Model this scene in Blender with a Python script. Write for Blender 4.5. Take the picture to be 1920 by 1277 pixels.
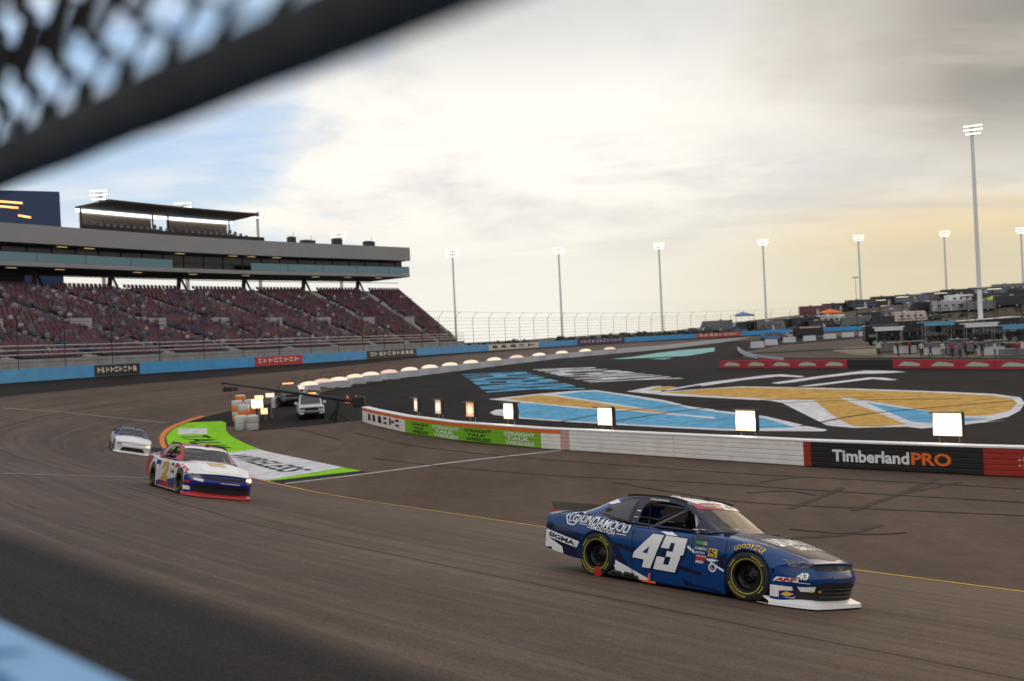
import bpy, bmesh, math, random
import numpy as np
from mathutils import Vector, Matrix
from mathutils.bvhtree import BVHTree
random.seed(7); rng = np.random.default_rng(7)
R = math.radians
for o in list(bpy.data.objects): bpy.data.objects.remove(o)
scene = bpy.context.scene
COL = scene.collection

# ------------------------------------------------------------------ camera
# the camera is the origin: a 35 mm lens at a photo hole in the catch fence, level, rolled 2.7 degrees
ROLL = R(2.7); F = 1867.0
cam = bpy.data.cameras.new('camera'); cam_o = bpy.data.objects.new('camera', cam); COL.objects.link(cam_o)
cam.lens = 35.0; cam.sensor_width = 36.0; cam.clip_start = 0.05; cam.clip_end = 12000
cam_o.matrix_world = Matrix.Rotation(R(90), 4, 'X') @ Matrix.Rotation(-ROLL, 4, 'Z')
cam.dof.use_dof = True; cam.dof.focus_distance = 14.6; cam.dof.aperture_fstop = 1.7
scene.camera = cam_o

# ------------------------------------------------------------------ sky and sun
SUN_AZ, SUN_EL = R(40), R(11)       # azimuth to the right of the view direction (+Y)
world = bpy.data.worlds.new('World'); scene.world = world; world.use_nodes = True
def build_world():
    nt = world.node_tree; N = nt.nodes; L = nt.links; N.clear()
    def nd(t, **k):
        n = N.new(t)
        for a, b in k.items(): setattr(n, a, b)
        return n
    def math_(op, a, b=None, c=None, clamp=False):
        n = nd('ShaderNodeMath', operation=op); n.use_clamp = clamp
        for i, q in enumerate((a, b, c)):
            if q is None: continue
            if isinstance(q, (int, float)): n.inputs[i].default_value = q
            else: L.new(q, n.inputs[i])
        return n.outputs[0]
    def ramp(x, lo, hi):
        n = nd('ShaderNodeMapRange'); n.interpolation_type = 'SMOOTHSTEP'
        L.new(x, n.inputs[0]); n.inputs[1].default_value = lo; n.inputs[2].default_value = hi
        return n.outputs[0]
    def mix(f, a, b):
        n = nd('ShaderNodeMix', data_type='RGBA')
        if isinstance(f, (int, float)): n.inputs[0].default_value = f
        else: L.new(f, n.inputs[0])
        for i, q in ((6, a), (7, b)):
            if isinstance(q, tuple): n.inputs[i].default_value = (*q, 1)
            else: L.new(q, n.inputs[i])
        return n.outputs[2]
    def noise(vec, sc, det, rough=.5, dist=0):
        n = nd('ShaderNodeTexNoise'); L.new(vec, n.inputs['Vector']); n.inputs['Scale'].default_value = sc
        n.inputs['Detail'].default_value = det; n.inputs['Roughness'].default_value = rough; n.inputs['Distortion'].default_value = dist
        return n.outputs[0]
    def vec(x, y, z):
        n = nd('ShaderNodeCombineXYZ')
        for i, q in enumerate((x, y, z)):
            if isinstance(q, (int, float)): n.inputs[i].default_value = q
            else: L.new(q, n.inputs[i])
        return n.outputs[0]
    tc = nd('ShaderNodeTexCoord'); sp = nd('ShaderNodeSeparateXYZ'); L.new(tc.outputs['Generated'], sp.inputs[0])
    x, y, z = sp.outputs
    zc = math_('MAXIMUM', z, 0.0)
    den = math_('ADD', zc, 0.13)
    px, py = math_('DIVIDE', x, den), math_('DIVIDE', y, den)
    cl = vec(px, py, 0.0)                                   # a cloud deck seen in perspective
    n1 = noise(cl, .55, 7, .58, .35)
    n2 = noise(vec(math_('ADD', px, 7.3), math_('MULTIPLY', py, .8), 3.1), 1.1, 8, .6, .25)
    n3 = noise(vec(math_('MULTIPLY', px, .8), math_('MULTIPLY', py, 2.2), 9.0), .9, 6, .55, .2)
    az = math_('ARCTAN2', x, y)                             # 0 straight ahead, + to the right
    # clear sky to the left and overhead-left, cloud sheet elsewhere
    sky = nd('ShaderNodeTexSky'); sky.sky_type = 'NISHITA'; sky.sun_disc = False
    sky.sun_elevation = SUN_EL; sky.sun_rotation = SUN_AZ; sky.altitude = 300; sky.dust_density = 1.2; sky.air_density = 1.0
    azn = math_('ADD', az, math_('MULTIPLY', math_('SUBTRACT', n2, .5), .45))
    cover = math_('ADD', n1, math_('MULTIPLY', ramp(azn, -.30, .10), .34))
    cover = math_('ADD', cover, math_('MULTIPLY', ramp(zc, .16, .0), .12))
    mask = ramp(cover, .46, .66)
    # cloud tone: white glow with grey bellies ahead, cream at the horizon, thick grey-brown sheet high on the right
    lit = mix(ramp(n2, .38, .60), (7.7, 7.5, 7.3), (10.4, 10.0, 9.2))
    high = math_('MULTIPLY', ramp(zc, .22, .32), .65)
    lit = mix(high, lit, (6.3, 6.3, 6.35))
    warm = mix(ramp(az, .0, .42), (9.4, 9.1, 8.2), (7.3, 6.4, 4.3))
    lit = mix(math_('MULTIPLY', ramp(zc, .17, .05), .92), lit, warm)
    right = math_('MULTIPLY', ramp(azn, .16, .50), ramp(math_('ADD', zc, math_('MULTIPLY', math_('SUBTRACT', n3, .5), .10)), .08, .20))
    gray = mix(ramp(az, .22, .55), mix(ramp(n3, .38, .62), (6.0, 5.4, 4.7), (8.4, 7.6, 6.5)), mix(ramp(n3, .38, .62), (3.2, 3.0, 2.75), (4.9, 4.4, 3.8)))
    cloud = mix(right, lit, gray)
    zb = math_('ADD', zc, math_('MULTIPLY', math_('SUBTRACT', n2, .5), .05))
    gold = math_('MULTIPLY', math_('MULTIPLY', ramp(zb, .055, .085), ramp(zb, .13, .092)), ramp(az, .18, .40))
    cloud = mix(math_('MULTIPLY', gold, .42), cloud, (9.4, 6.9, 3.5))
    low = math_('MULTIPLY', ramp(n3, .50, .62), math_('MULTIPLY', ramp(zc, .07, .11), ramp(zc, .22, .14)))
    cloud = mix(math_('MULTIPLY', low, .38), cloud, (6.3, 6.25, 6.3))
    clear = mix(.82, sky.outputs[0], mix(ramp(zc, .04, .32), (8.0, 9.0, 9.9), (4.3, 6.6, 9.9)))
    clear = mix(math_('MULTIPLY', ramp(n3, .44, .62), .55), clear, (9.3, 9.3, 9.4))
    col = mix(mask, clear, cloud)
    # overhead and behind the camera the cloud sheet goes on, dimmer than towards the set sun
    up = mix(ramp(n1, .3, .7), (7.8, 7.7, 7.8), (10.0, 9.6, 9.1))
    col = mix(math_('MAXIMUM', ramp(zc, .42, .75), ramp(y, .25, -.35)), col, up)
    bg = nd('ShaderNodeBackground'); L.new(col, bg.inputs[0]); bg.inputs[1].default_value = 0.1
    out = nd('ShaderNodeOutputWorld'); L.new(bg.outputs[0], out.inputs[0])
build_world()
sun = bpy.data.lights.new('sun', 'SUN'); sun.energy = 0.5; sun.angle = R(40); sun.color = (1.0, .74, .46)
sun_o = bpy.data.objects.new('sun', sun); COL.objects.link(sun_o)
sd = Vector((math.sin(SUN_AZ)*math.cos(SUN_EL), math.cos(SUN_AZ)*math.cos(SUN_EL), math.sin(SUN_EL)))
sun_o.rotation_euler = sd.to_track_quat('Z', 'Y').to_euler()
scene.view_settings.view_transform = 'Standard'; scene.view_settings.look = 'None'
scene.view_settings.exposure = 0.0; scene.view_settings.gamma = 1.0; scene.view_settings.use_curve_mapping = False
scene.cycles.use_denoising = True
scene.cycles.max_bounces = 8; scene.cycles.sample_clamp_indirect = 4.0

# ------------------------------------------------------------------ materials
def mat(name, col, rough=.55, metal=0.0, coat=0.0, vary=0.0, vscale=4.0, bump=0.0, bscale=30.0, emit=None, estr=0.0, alpha=1.0, spec=None, stretch=None, wear=None):
    m = bpy.data.materials.new(name); m.use_nodes = True
    nt = m.node_tree; b = nt.nodes['Principled BSDF']
    b.inputs['Base Color'].default_value = (*col, 1); b.inputs['Roughness'].default_value = rough
    b.inputs['Metallic'].default_value = metal; b.inputs['Coat Weight'].default_value = coat
    b.inputs['Coat Roughness'].default_value = .06; b.inputs['Alpha'].default_value = alpha
    if spec is not None: b.inputs['Specular IOR Level'].default_value = spec
    if emit: b.inputs['Emission Color'].default_value = (*emit, 1); b.inputs['Emission Strength'].default_value = estr
    if vary or bump:
        tc = nt.nodes.new('ShaderNodeTexCoord'); mp = nt.nodes.new('ShaderNodeMapping')
        nt.links.new(tc.outputs['Object'], mp.inputs[0])
        if stretch: mp.inputs['Scale'].default_value = stretch
    if vary:
        n = nt.nodes.new('ShaderNodeTexNoise'); n.inputs['Scale'].default_value = vscale; n.inputs['Detail'].default_value = 6
        n.inputs['Roughness'].default_value = .65
        nt.links.new(mp.outputs[0], n.inputs['Vector'])
        mr = nt.nodes.new('ShaderNodeMapRange'); mr.inputs[1].default_value = .3; mr.inputs[2].default_value = .7
        mr.inputs[3].default_value = 1-vary; mr.inputs[4].default_value = 1+vary*.6
        nt.links.new(n.outputs[0], mr.inputs[0])
        vm = nt.nodes.new('ShaderNodeVectorMath'); vm.operation = 'SCALE'; vm.inputs[0].default_value = col
        nt.links.new(mr.outputs[0], vm.inputs['Scale']); nt.links.new(vm.outputs[0], b.inputs['Base Color'])
        if wear:      # paint worn through to the asphalt in streaks and specks
            mp2 = nt.nodes.new('ShaderNodeMapping'); mp2.inputs['Rotation'].default_value = (0,0,.5); mp2.inputs['Scale'].default_value = (.25,1.4,1); nt.links.new(tc.outputs['Object'], mp2.inputs[0])
            n2 = nt.nodes.new('ShaderNodeTexNoise'); n2.inputs['Scale'].default_value = 1.3; n2.inputs['Detail'].default_value = 9; n2.inputs['Roughness'].default_value = .72; nt.links.new(mp2.outputs[0], n2.inputs['Vector'])
            m3 = nt.nodes.new('ShaderNodeMapRange'); m3.inputs[1].default_value = .52; m3.inputs[2].default_value = .78; m3.inputs[4].default_value = .8; nt.links.new(n2.outputs[0], m3.inputs[0])
            mx = nt.nodes.new('ShaderNodeMix'); mx.data_type = 'RGBA'; nt.links.new(m3.outputs[0], mx.inputs[0]); nt.links.new(vm.outputs[0], mx.inputs[6]); mx.inputs[7].default_value = (*wear, 1); nt.links.new(mx.outputs[2], b.inputs['Base Color'])
        mr2 = nt.nodes.new('ShaderNodeMapRange'); mr2.inputs[1].default_value = .3; mr2.inputs[2].default_value = .7
        mr2.inputs[3].default_value = min(1, rough*1.15); mr2.inputs[4].default_value = rough*.85
        nt.links.new(n.outputs[0], mr2.inputs[0]); nt.links.new(mr2.outputs[0], b.inputs['Roughness'])
    if bump:
        n = nt.nodes.new('ShaderNodeTexNoise'); n.inputs['Scale'].default_value = bscale; n.inputs['Detail'].default_value = 4
        nt.links.new(mp.outputs[0], n.inputs['Vector'])
        bp = nt.nodes.new('ShaderNodeBump'); bp.inputs['Strength'].default_value = bump; bp.inputs['Distance'].default_value = .02
        nt.links.new(n.outputs[0], bp.inputs['Height']); nt.links.new(bp.outputs[0], b.inputs['Normal'])
    return m
M = {}
M['concrete'] = mat('concrete', (.30,.29,.28), .85, vary=.25, vscale=.8)
M['white_wall'] = mat('white_wall', (.86,.82,.78), .5, vary=.10, vscale=1.5)
M['white_cap'] = mat('white_cap', (.80,.80,.82), .45, vary=.06)
M['lime'] = mat('lime', (.20,.52,.012), .5, vary=.10, vscale=1.2)
M['orange'] = mat('orange', (.85,.16,.015), .5, vary=.08)
M['pink'] = mat('pink', (.62,.38,.36), .55, vary=.08)
M['black_board'] = mat('black_board', (.012,.011,.011), .5, vary=.2)
M['red_board'] = mat('red_board', (.36,.025,.012), .5, vary=.1)
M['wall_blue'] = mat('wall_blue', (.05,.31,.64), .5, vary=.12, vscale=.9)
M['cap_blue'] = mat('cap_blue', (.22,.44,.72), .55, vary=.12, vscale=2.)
M['deep_blue'] = mat('deep_blue', (.008,.14,.34), .5, vary=.15)
M['white_paint'] = mat('white_paint', (.64,.64,.68), .9, vary=.26, vscale=1.6, spec=.08, wear=(.045,.04,.038))
M['blue_paint'] = mat('blue_paint', (.12,.38,.60), .9, vary=.34, vscale=1.4, spec=.06, wear=(.045,.04,.038))
M['gold_paint'] = mat('gold_paint', (.56,.34,.09), .9, vary=.34, vscale=1.4, spec=.06, wear=(.045,.04,.038))
M['teal_paint'] = mat('teal_paint', (.26,.50,.48), .9, vary=.14, vscale=.7, spec=.06, wear=(.045,.04,.038))
M['lime_paint'] = mat('lime_paint', (.25,.60,.02), .9, vary=.26, vscale=1.6, spec=.06, wear=(.045,.04,.038))
M['black_paint'] = mat('black_paint', (.03,.032,.034), .9, vary=.2, vscale=.7, spec=.06, wear=(.045,.04,.038))
M['yellow_line'] = mat('yellow_line', (.90,.56,.06), .6, vary=.18, vscale=1.2, spec=.2)
M['grey_line'] = mat('grey_line', (.42,.40,.40), .6, vary=.18, vscale=1.0)
M['thin_line'] = mat('thin_line', (.26,.25,.26), .6, vary=.3, vscale=1.0)
M['orange_line'] = mat('orange_line', (.66,.22,.07), .8, vary=.2, spec=.1)
M['steel'] = mat('steel', (.35,.35,.36), .4, metal=.8, vary=.1)
M['galvanised'] = mat('galvanised', (.52,.52,.51), .5, metal=.25, vary=.1)
M['pale_pole'] = mat('pale_pole', (.72,.72,.70), .7, vary=.06)
M['dark_steel'] = mat('dark_steel', (.035,.035,.04), .5, metal=.3, vary=.1)
M['black'] = mat('black', (.010,.010,.011), .6)
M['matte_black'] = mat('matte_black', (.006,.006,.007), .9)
M['rubber'] = mat('rubber', (.016,.016,.017), .75, vary=.25, vscale=9)
M['fence_pad'] = mat('fence_pad', (.012,.012,.013), .8, vary=.3, vscale=14, bump=.4, bscale=60)
M['lamp_glow'] = mat('lamp_glow', (.9,.85,.75), .4, emit=(1,.80,.52), estr=7.5)
M['lamp_glow_orange'] = mat('lamp_glow_orange', (.9,.7,.5), .4, emit=(1,.56,.26), estr=1.5)
M['lamp_glow_soft'] = mat('lamp_glow_soft', (.5,.45,.4), .6, emit=(1,.76,.56), estr=.95)
M['lamp_glow_pole'] = mat('lamp_glow_pole', (.9,.85,.75), .4, emit=(1,.90,.68), estr=3.2)
def reflector_mat(name, hot, edge, s_hot, s_edge):
    m = bpy.data.materials.new(name); m.use_nodes = True; nt = m.node_tree; b = nt.nodes['Principled BSDF']; b.inputs['Base Color'].default_value = (.5,.45,.4,1)
    tc = nt.nodes.new('ShaderNodeTexCoord'); vm = nt.nodes.new('ShaderNodeVectorMath'); vm.operation = 'SUBTRACT'; vm.inputs[1].default_value = (.5,.5,.5)
    ln = nt.nodes.new('ShaderNodeVectorMath'); ln.operation = 'LENGTH'; nt.links.new(tc.outputs['Generated'], vm.inputs[0]); nt.links.new(vm.outputs[0], ln.inputs[0])
    def mr(c, d):
        n = nt.nodes.new('ShaderNodeMapRange'); n.interpolation_type = 'SMOOTHSTEP'; nt.links.new(ln.outputs['Value'], n.inputs[0])
        for i, q in enumerate((.18, .62, c, d)): n.inputs[i+1].default_value = q
        return n.outputs[0]
    mx = nt.nodes.new('ShaderNodeMix'); mx.data_type = 'RGBA'; nt.links.new(mr(0, 1), mx.inputs[0]); mx.inputs[6].default_value = (*hot,1); mx.inputs[7].default_value = (*edge,1)
    nt.links.new(mx.outputs[2], b.inputs['Emission Color']); nt.links.new(mr(s_hot, s_edge), b.inputs['Emission Strength']); return m
M['reflector_hot'] = reflector_mat('reflector_hot', (1,.88,.66), (1,.68,.38), 14.0, 2.2)
M['reflector_soft'] = reflector_mat('reflector_soft', (1,.88,.70), (1,.60,.40), 1.5, .55)
M['reflector_orange'] = reflector_mat('reflector_orange', (1,.70,.40), (1,.42,.14), 1.6, .7)
M['strip_glow'] = mat('strip_glow', (.9,.9,.9), .4, emit=(.92,.97,1.0), estr=2.0)
M['room_glow'] = mat('room_glow', (.8,.7,.4), .4, emit=(1,.78,.36), estr=.75)
M['amber_glow'] = mat('amber_glow', (.9,.4,.1), .4, emit=(1,.42,.12), estr=2.2)
M['canopy_glow'] = mat('canopy_glow', (.9,.85,.6), .4, emit=(1,.92,.6), estr=1.3)
M['fascia'] = mat('fascia', (.27,.265,.28), .6, vary=.06, vscale=.3)
M['teal_glass'] = mat('teal_glass', (.12,.24,.29), .25, vary=.08, vscale=.2)
M['dark_glass'] = mat('dark_glass', (.012,.013,.014), .15, spec=.4)
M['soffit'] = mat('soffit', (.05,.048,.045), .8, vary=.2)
M['canopy_wood'] = mat('canopy_wood', (.055,.036,.024), .7, vary=.35, vscale=.25)
M['tan_wall'] = mat('tan_wall', (.42,.34,.27), .8, vary=.1)
M['tower_blue'] = mat('tower_blue', (.006,.035,.11), .4, vary=.15)
M['seat_maroon'] = mat('seat_maroon', (.080,.021,.042), .6, vary=.35, vscale=.3)
M['tier'] = mat('tier', (.10,.085,.09), .9, vary=.25, vscale=.4)
M['aisle'] = mat('aisle', (.34,.32,.335), .9, vary=.15, vscale=.8)
M['terrace_seat'] = mat('terrace_seat', (.20,.19,.22), .7, vary=.2)
M['hill'] = mat('hill', (.10,.085,.055), .95, vary=.4, vscale=.06)
M['shrub'] = mat('shrub', (.045,.06,.025), .9, vary=.35, vscale=.5)
M['glass_dark'] = mat('glass_dark', (.02,.025,.03), .08, coat=.5)
M['tyre'] = mat('tyre', (.013,.013,.014), .7, vary=.15, vscale=12)
M['rim_black'] = mat('rim_black', (.012,.012,.013), .3, metal=.4)
M['tyre_yellow'] = mat('tyre_yellow', (.44,.35,.015), .7)
M['white_decal'] = mat('white_decal', (.84,.84,.84), .35, coat=.3)
M['red_decal'] = mat('red_decal', (.50,.015,.02), .35, coat=.3)
M['black_decal'] = mat('black_decal', (.008,.008,.01), .35, coat=.3)
M['yellow_decal'] = mat('yellow_decal', (.75,.48,.02), .4)
M['green_decal'] = mat('green_decal', (.03,.28,.12), .4)
M['orange_decal'] = mat('orange_decal', (.85,.12,.01), .5)
M['skin'] = mat('skin', (.45,.27,.19), .6)

def asphalt(name, col, track):
    m = bpy.data.materials.new(name); m.use_nodes = True; nt = m.node_tree; N = nt.nodes; L = nt.links
    b = N['Principled BSDF']; b.inputs['Specular IOR Level'].default_value = .09 if track else .05
    tc = N.new('ShaderNodeTexCoord')
    def nz(vecout, scale, det, rough=.6, sc=(1,1,1)):
        mp = N.new('ShaderNodeMapping'); mp.inputs['Scale'].default_value = sc; L.new(vecout, mp.inputs[0])
        n = N.new('ShaderNodeTexNoise'); n.inputs['Scale'].default_value = scale; n.inputs['Detail'].default_value = det; n.inputs['Roughness'].default_value = rough
        L.new(mp.outputs[0], n.inputs['Vector']); return n.outputs[0]
    def mr(x, a, b_, c, d, smooth=True):
        n = N.new('ShaderNodeMapRange'); L.new(x, n.inputs[0])
        if smooth: n.interpolation_type = 'SMOOTHSTEP'
        for i, q in enumerate((a, b_, c, d)): n.inputs[i+1].default_value = q
        return n.outputs[0]
    def mth(op, a, c):
        n = N.new('ShaderNodeMath'); n.operation = op
        for i, q in enumerate((a, c)):
            if isinstance(q, (int, float)): n.inputs[i].default_value = q
            else: L.new(q, n.inputs[i])
        return n.outputs[0]
    co = tc.outputs['Object']
    big = nz(co, .12, 4); fine = nz(co, 38, 5, .75); mid = nz(co, 1.6, 6, .65)
    fac = mth('MULTIPLY', mr(big, .3, .7, .86, 1.10), mr(mid, .3, .7, .90, 1.07))
    fac = mth('MULTIPLY', fac, mr(fine, .3, .7, .72, 1.22))
    if track:
        uv = tc.outputs['UV']
        st = nz(uv, 1, 5, .7, (.05, 2.6, 1)); st2 = nz(uv, 1, 4, .6, (.4, 9, 1)); wob = nz(uv, 1, 3, .5, (.16, .0, 1)); wob2 = nz(uv, 1, 4, .6, (.9, .0, 1))
        fac = mth('MULTIPLY', fac, mr(st, .3, .7, .70, 1.20)); fac = mth('MULTIPLY', fac, mr(st2, .3, .7, .90, 1.08))
        sp = N.new('ShaderNodeSeparateXYZ'); L.new(uv, sp.inputs[0])
        v = mth('ADD', sp.outputs[1], mth('MULTIPLY', mth('SUBTRACT', wob, .5), .5))
        v = mth('ADD', v, mth('MULTIPLY', mth('SUBTRACT', wob2, .5), .07))
        fac = mth('MULTIPLY', fac, mr(v, 3.3, 4.2, .15, 1.0))           # the dark outer lane by the wall
        fac = mth('MULTIPLY', fac, mr(mth('ABSOLUTE', mth('SUBTRACT', v, 3.45), 0), .0, .5, .74, 1.0))
        for v0, w in ((9.02, .045), (17.6, .04)):
            fac = mth('MULTIPLY', fac, mr(mth('ABSOLUTE', mth('SUBTRACT', v, v0), 0), w*.7, w*1.5, .28, 1.0))
        fac = mth('MULTIPLY', fac, mr(mth('ABSOLUTE', mth('SUBTRACT', v, 12.6), 0), .2, 2.6, .84, 1.0))   # rubbered racing groove
        fac = mth('MULTIPLY', fac, mr(mth('ABSOLUTE', mth('SUBTRACT', v, 6.4), 0), .1, 1.2, .90, 1.0))
    else:
        st = nz(co, 1, 5, .7, (.35, .08, 1)); fac = mth('MULTIPLY', fac, mr(st, .3, .7, .86, 1.10))
    vm = N.new('ShaderNodeVectorMath'); vm.operation = 'SCALE'; vm.inputs[0].default_value = col
    L.new(fac, vm.inputs['Scale']); L.new(vm.outputs[0], b.inputs['Base Color'])
    L.new(mr(fine, .3, .7, .74, .56) if track else mr(fine, .3, .7, .98, .86), b.inputs['Roughness'])
    bp = N.new('ShaderNodeBump'); bp.inputs['Strength'].default_value = .35; bp.inputs['Distance'].default_value = .006
    L.new(fine, bp.inputs['Height']); L.new(bp.outputs[0], b.inputs['Normal'])
    return m
M['track'] = asphalt('track', (.116,.081,.061), True)
M['apron'] = asphalt('apron', (.124,.090,.071), False)
M['infield'] = asphalt('infield', (.027,.025,.026), False)
M['pit_floor'] = asphalt('pit_floor', (.12,.10,.085), False)
M['tan_floor'] = asphalt('tan_floor', (.26,.22,.17), False)

# ------------------------------------------------------------------ mesh helpers
def set_props(o, label=None, cat=None, group=None, kind=None):
    if label: o['label'] = label
    if cat: o['category'] = cat
    if group: o['group'] = group
    if kind: o['kind'] = kind
    return o
def link(name, me, parent=None):
    o = bpy.data.objects.new(name, me); COL.objects.link(o)
    if parent is not None: o.parent = parent
    return o
def thing(name, label, cat, loc=(0,0,0), rot=None, group=None):
    o = bpy.data.objects.new(name, None); COL.objects.link(o); o.empty_display_size = .2
    if rot is None: o.location = loc
    elif isinstance(rot, Matrix): o.matrix_world = Matrix.Translation(loc) @ rot.to_4x4()
    else: o.location = loc; o.rotation_euler = (0, 0, rot)
    return set_props(o, label, cat, group)
class MB:
    def __init__(self): self.v = []; self.f = []; self.m = []; self.smooth = []
    def add(self, vs, fs, mi=0, sm=False):
        n = len(self.v); self.v += [tuple(q) for q in vs]
        for f in fs: self.f.append([i+n for i in f]); self.m.append(mi); self.smooth.append(sm)
        return self
    def box(self, c, s, mi=0, rz=0, bev=0, rx=0):
        hx, hy, hz = s[0]/2, s[1]/2, s[2]/2
        if bev:
            b = min(bev, hx*.8, hy*.8, hz*.8); vs = []
            for z, k in ((-hz, b), (-hz+b, 0), (hz-b, 0), (hz, b)):
                x, y = hx-k, hy-k
                vs += [(-x,-y,z), (x,-y,z), (x,y,z), (-x,y,z)]
            fs = [(3,2,1,0), (12,13,14,15)]
            for l in range(3):
                for i in range(4): fs.append((l*4+i, l*4+(i+1)%4, l*4+4+(i+1)%4, l*4+4+i))
        else:
            vs = [(x,y,z) for z in (-hz,hz) for x,y in ((-hx,-hy),(hx,-hy),(hx,hy),(-hx,hy))]
            fs = [(3,2,1,0),(4,5,6,7),(0,1,5,4),(1,2,6,5),(2,3,7,6),(3,0,4,7)]
        ca, sa = math.cos(rz), math.sin(rz); cb, sb = math.cos(rx), math.sin(rx); o = []
        for x, y, z in vs:
            y, z = y*cb-z*sb, y*sb+z*cb
            o.append((c[0]+x*ca-y*sa, c[1]+x*sa+y*ca, c[2]+z))
        return self.add(o, fs, mi)
    def tube(self, pts, r, n=8, mi=0, cap=True, closed=False):
        pts = [Vector(p) for p in pts]; rs = r if isinstance(r, (list, tuple)) else [r]*len(pts); vs = []; K = len(pts)
        for i, p in enumerate(pts):
            a = pts[(i-1) % K] if (i or closed) else p; b = pts[(i+1) % K] if (i < K-1 or closed) else p
            t = (b-a).normalized(); up = Vector((0,0,1)) if abs(t.z) < .95 else Vector((1,0,0))
            e1 = t.cross(up).normalized(); e2 = t.cross(e1)
            for k in range(n):
                q = 2*math.pi*k/n; vs.append(p + (e1*math.cos(q)+e2*math.sin(q))*rs[i])
        fs = []
        for i in range(K if closed else K-1):
            for k in range(n): fs.append((i*n+k, i*n+(k+1)%n, ((i+1)%K)*n+(k+1)%n, ((i+1)%K)*n+k))
        self.add(vs, fs, mi, True)
        if cap and not closed: self.add(vs[:n], [tuple(range(n))], mi); self.add(vs[-n:], [tuple(range(n-1,-1,-1))], mi)
        return self
    def lathe(self, prof, n=24, axis='z', c=(0,0,0), mi=0, sm=True):
        vs = []; fs = []; K = len(prof)
        for k in range(n):
            a = 2*math.pi*k/n
            for r, h in prof:
                x, y = r*math.cos(a), r*math.sin(a)
                p = (x, y, h) if axis == 'z' else ((x, h, y) if axis == 'y' else (h, x, y))
                vs.append((c[0]+p[0], c[1]+p[1], c[2]+p[2]))
        for k in range(n):
            for i in range(K-1): fs.append((k*K+i, ((k+1)%n)*K+i, ((k+1)%n)*K+i+1, k*K+i+1))
        return self.add(vs, fs, mi, sm)
    def quad(self, a, b, c, d, mi=0): return self.add([a,b,c,d], [(0,1,2,3)], mi)
    def strip(self, A, B, mi=0, sm=False):
        n = len(A); return self.add(list(A)+list(B), [(i, i+1, n+i+1, n+i) for i in range(n-1)], mi, sm)
    def mesh(self, name, mats):
        me = bpy.data.meshes.new(name); me.from_pydata(self.v, [], self.f)
        if not isinstance(mats, (list, tuple)): mats = [mats]
        for q in mats: me.materials.append(q)
        me.polygons.foreach_set('material_index', self.m); me.polygons.foreach_set('use_smooth', self.smooth); me.update()
        return me
    def build(self, name, mats, parent=None): return link(name, self.mesh(name, mats), parent)
def bm_obj(name, bm, mats, parent=None, smooth=False):
    me = bpy.data.meshes.new(name); bm.to_mesh(me); bm.free()
    for q in (mats if isinstance(mats, (list, tuple)) else [mats]): me.materials.append(q)
    if smooth: me.polygons.foreach_set('use_smooth', [True]*len(me.polygons))
    return link(name, me, parent)
def copy_tree(o, parent=None):
    c = o.copy(); COL.objects.link(c)
    if parent is not None: c.parent = parent
    for ch in list(o.children): copy_tree(ch, c)
    return c
ORD = 'first second third fourth fifth sixth seventh eighth ninth tenth eleventh twelfth thirteenth fourteenth fifteenth sixteenth seventeenth eighteenth nineteenth twentieth'.split()
ORD += ['twenty-'+q for q in ORD[:9]] + ['thirtieth'] + ['thirty-'+q for q in ORD[:9]] + ['fortieth'] + ['forty-'+q for q in ORD[:9]] + ['fiftieth'] + ['fifty-'+q for q in ORD[:9]] + ['sixtieth'] + ['sixty-'+q for q in ORD[:9]]

_txt = {}
def text2d(s, bold=.0, spacing=1.0):
    """letters of a line of text as (verts2d, faces) fitted to the unit square"""
    key = (s, bold, spacing)
    if key in _txt: return _txt[key]
    cu = bpy.data.curves.new('lettering', 'FONT'); cu.body = s; cu.offset = bold; cu.resolution_u = 3; cu.space_character = spacing
    ob = bpy.data.objects.new('lettering', cu); me = ob.to_mesh()
    v = np.array([q.co[:2] for q in me.vertices]); fs = [tuple(p.vertices) for p in me.polygons]
    lo, hi = v.min(0), v.max(0); v = (v-lo)/(hi-lo); asp = (hi-lo)[0]/(hi-lo)[1]
    ob.to_mesh_clear(); bpy.data.objects.remove(ob); bpy.data.curves.remove(cu)
    _txt[key] = (v, fs, asp); return _txt[key]
def quad_map(v, q):
    """unit square -> quad (bl, br, tr, tl)"""
    q = [np.array(p, float) for p in q]; u, w = v[:,0:1], v[:,1:2]
    return (1-u)*(1-w)*q[0] + u*(1-w)*q[1] + u*w*q[2] + (1-u)*w*q[3]
def poly_bm(polys=(), texts=(), grid=None):
    """flat bmesh at z=0 from polygons [(pts)] and texts [(string, quad, bold)], cut on a grid"""
    bm = bmesh.new()
    for p in polys:
        f = bm.faces.new([bm.verts.new((a, b, 0)) for a, b in p])
    if polys: bmesh.ops.triangulate(bm, faces=bm.faces[:])
    for t in texts:
        v, fs, _ = text2d(t[0], t[2] if len(t) > 2 else 0.0); P = quad_map(v, t[1])
        vs = [bm.verts.new((p[0], p[1], 0)) for p in P]
        for f in fs:
            try: bm.faces.new([vs[i] for i in f])
            except ValueError: pass
    if grid:
        bm.verts.ensure_lookup_table()
        A = np.array([v.co[:2] for v in bm.verts])
        for ax in (0, 1):
            g = grid[ax] if isinstance(grid, (list, tuple)) else grid
            if not g: continue
            no = Vector((1,0,0)) if ax == 0 else Vector((0,1,0)); lo, hi = A[:,ax].min(), A[:,ax].max()
            k = math.ceil(lo/g)
            while k*g < hi:
                bmesh.ops.bisect_plane(bm, geom=bm.verts[:]+bm.edges[:]+bm.faces[:], plane_co=no*(k*g+1e-5), plane_no=no, dist=1e-6); k += 1
    return bm

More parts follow.
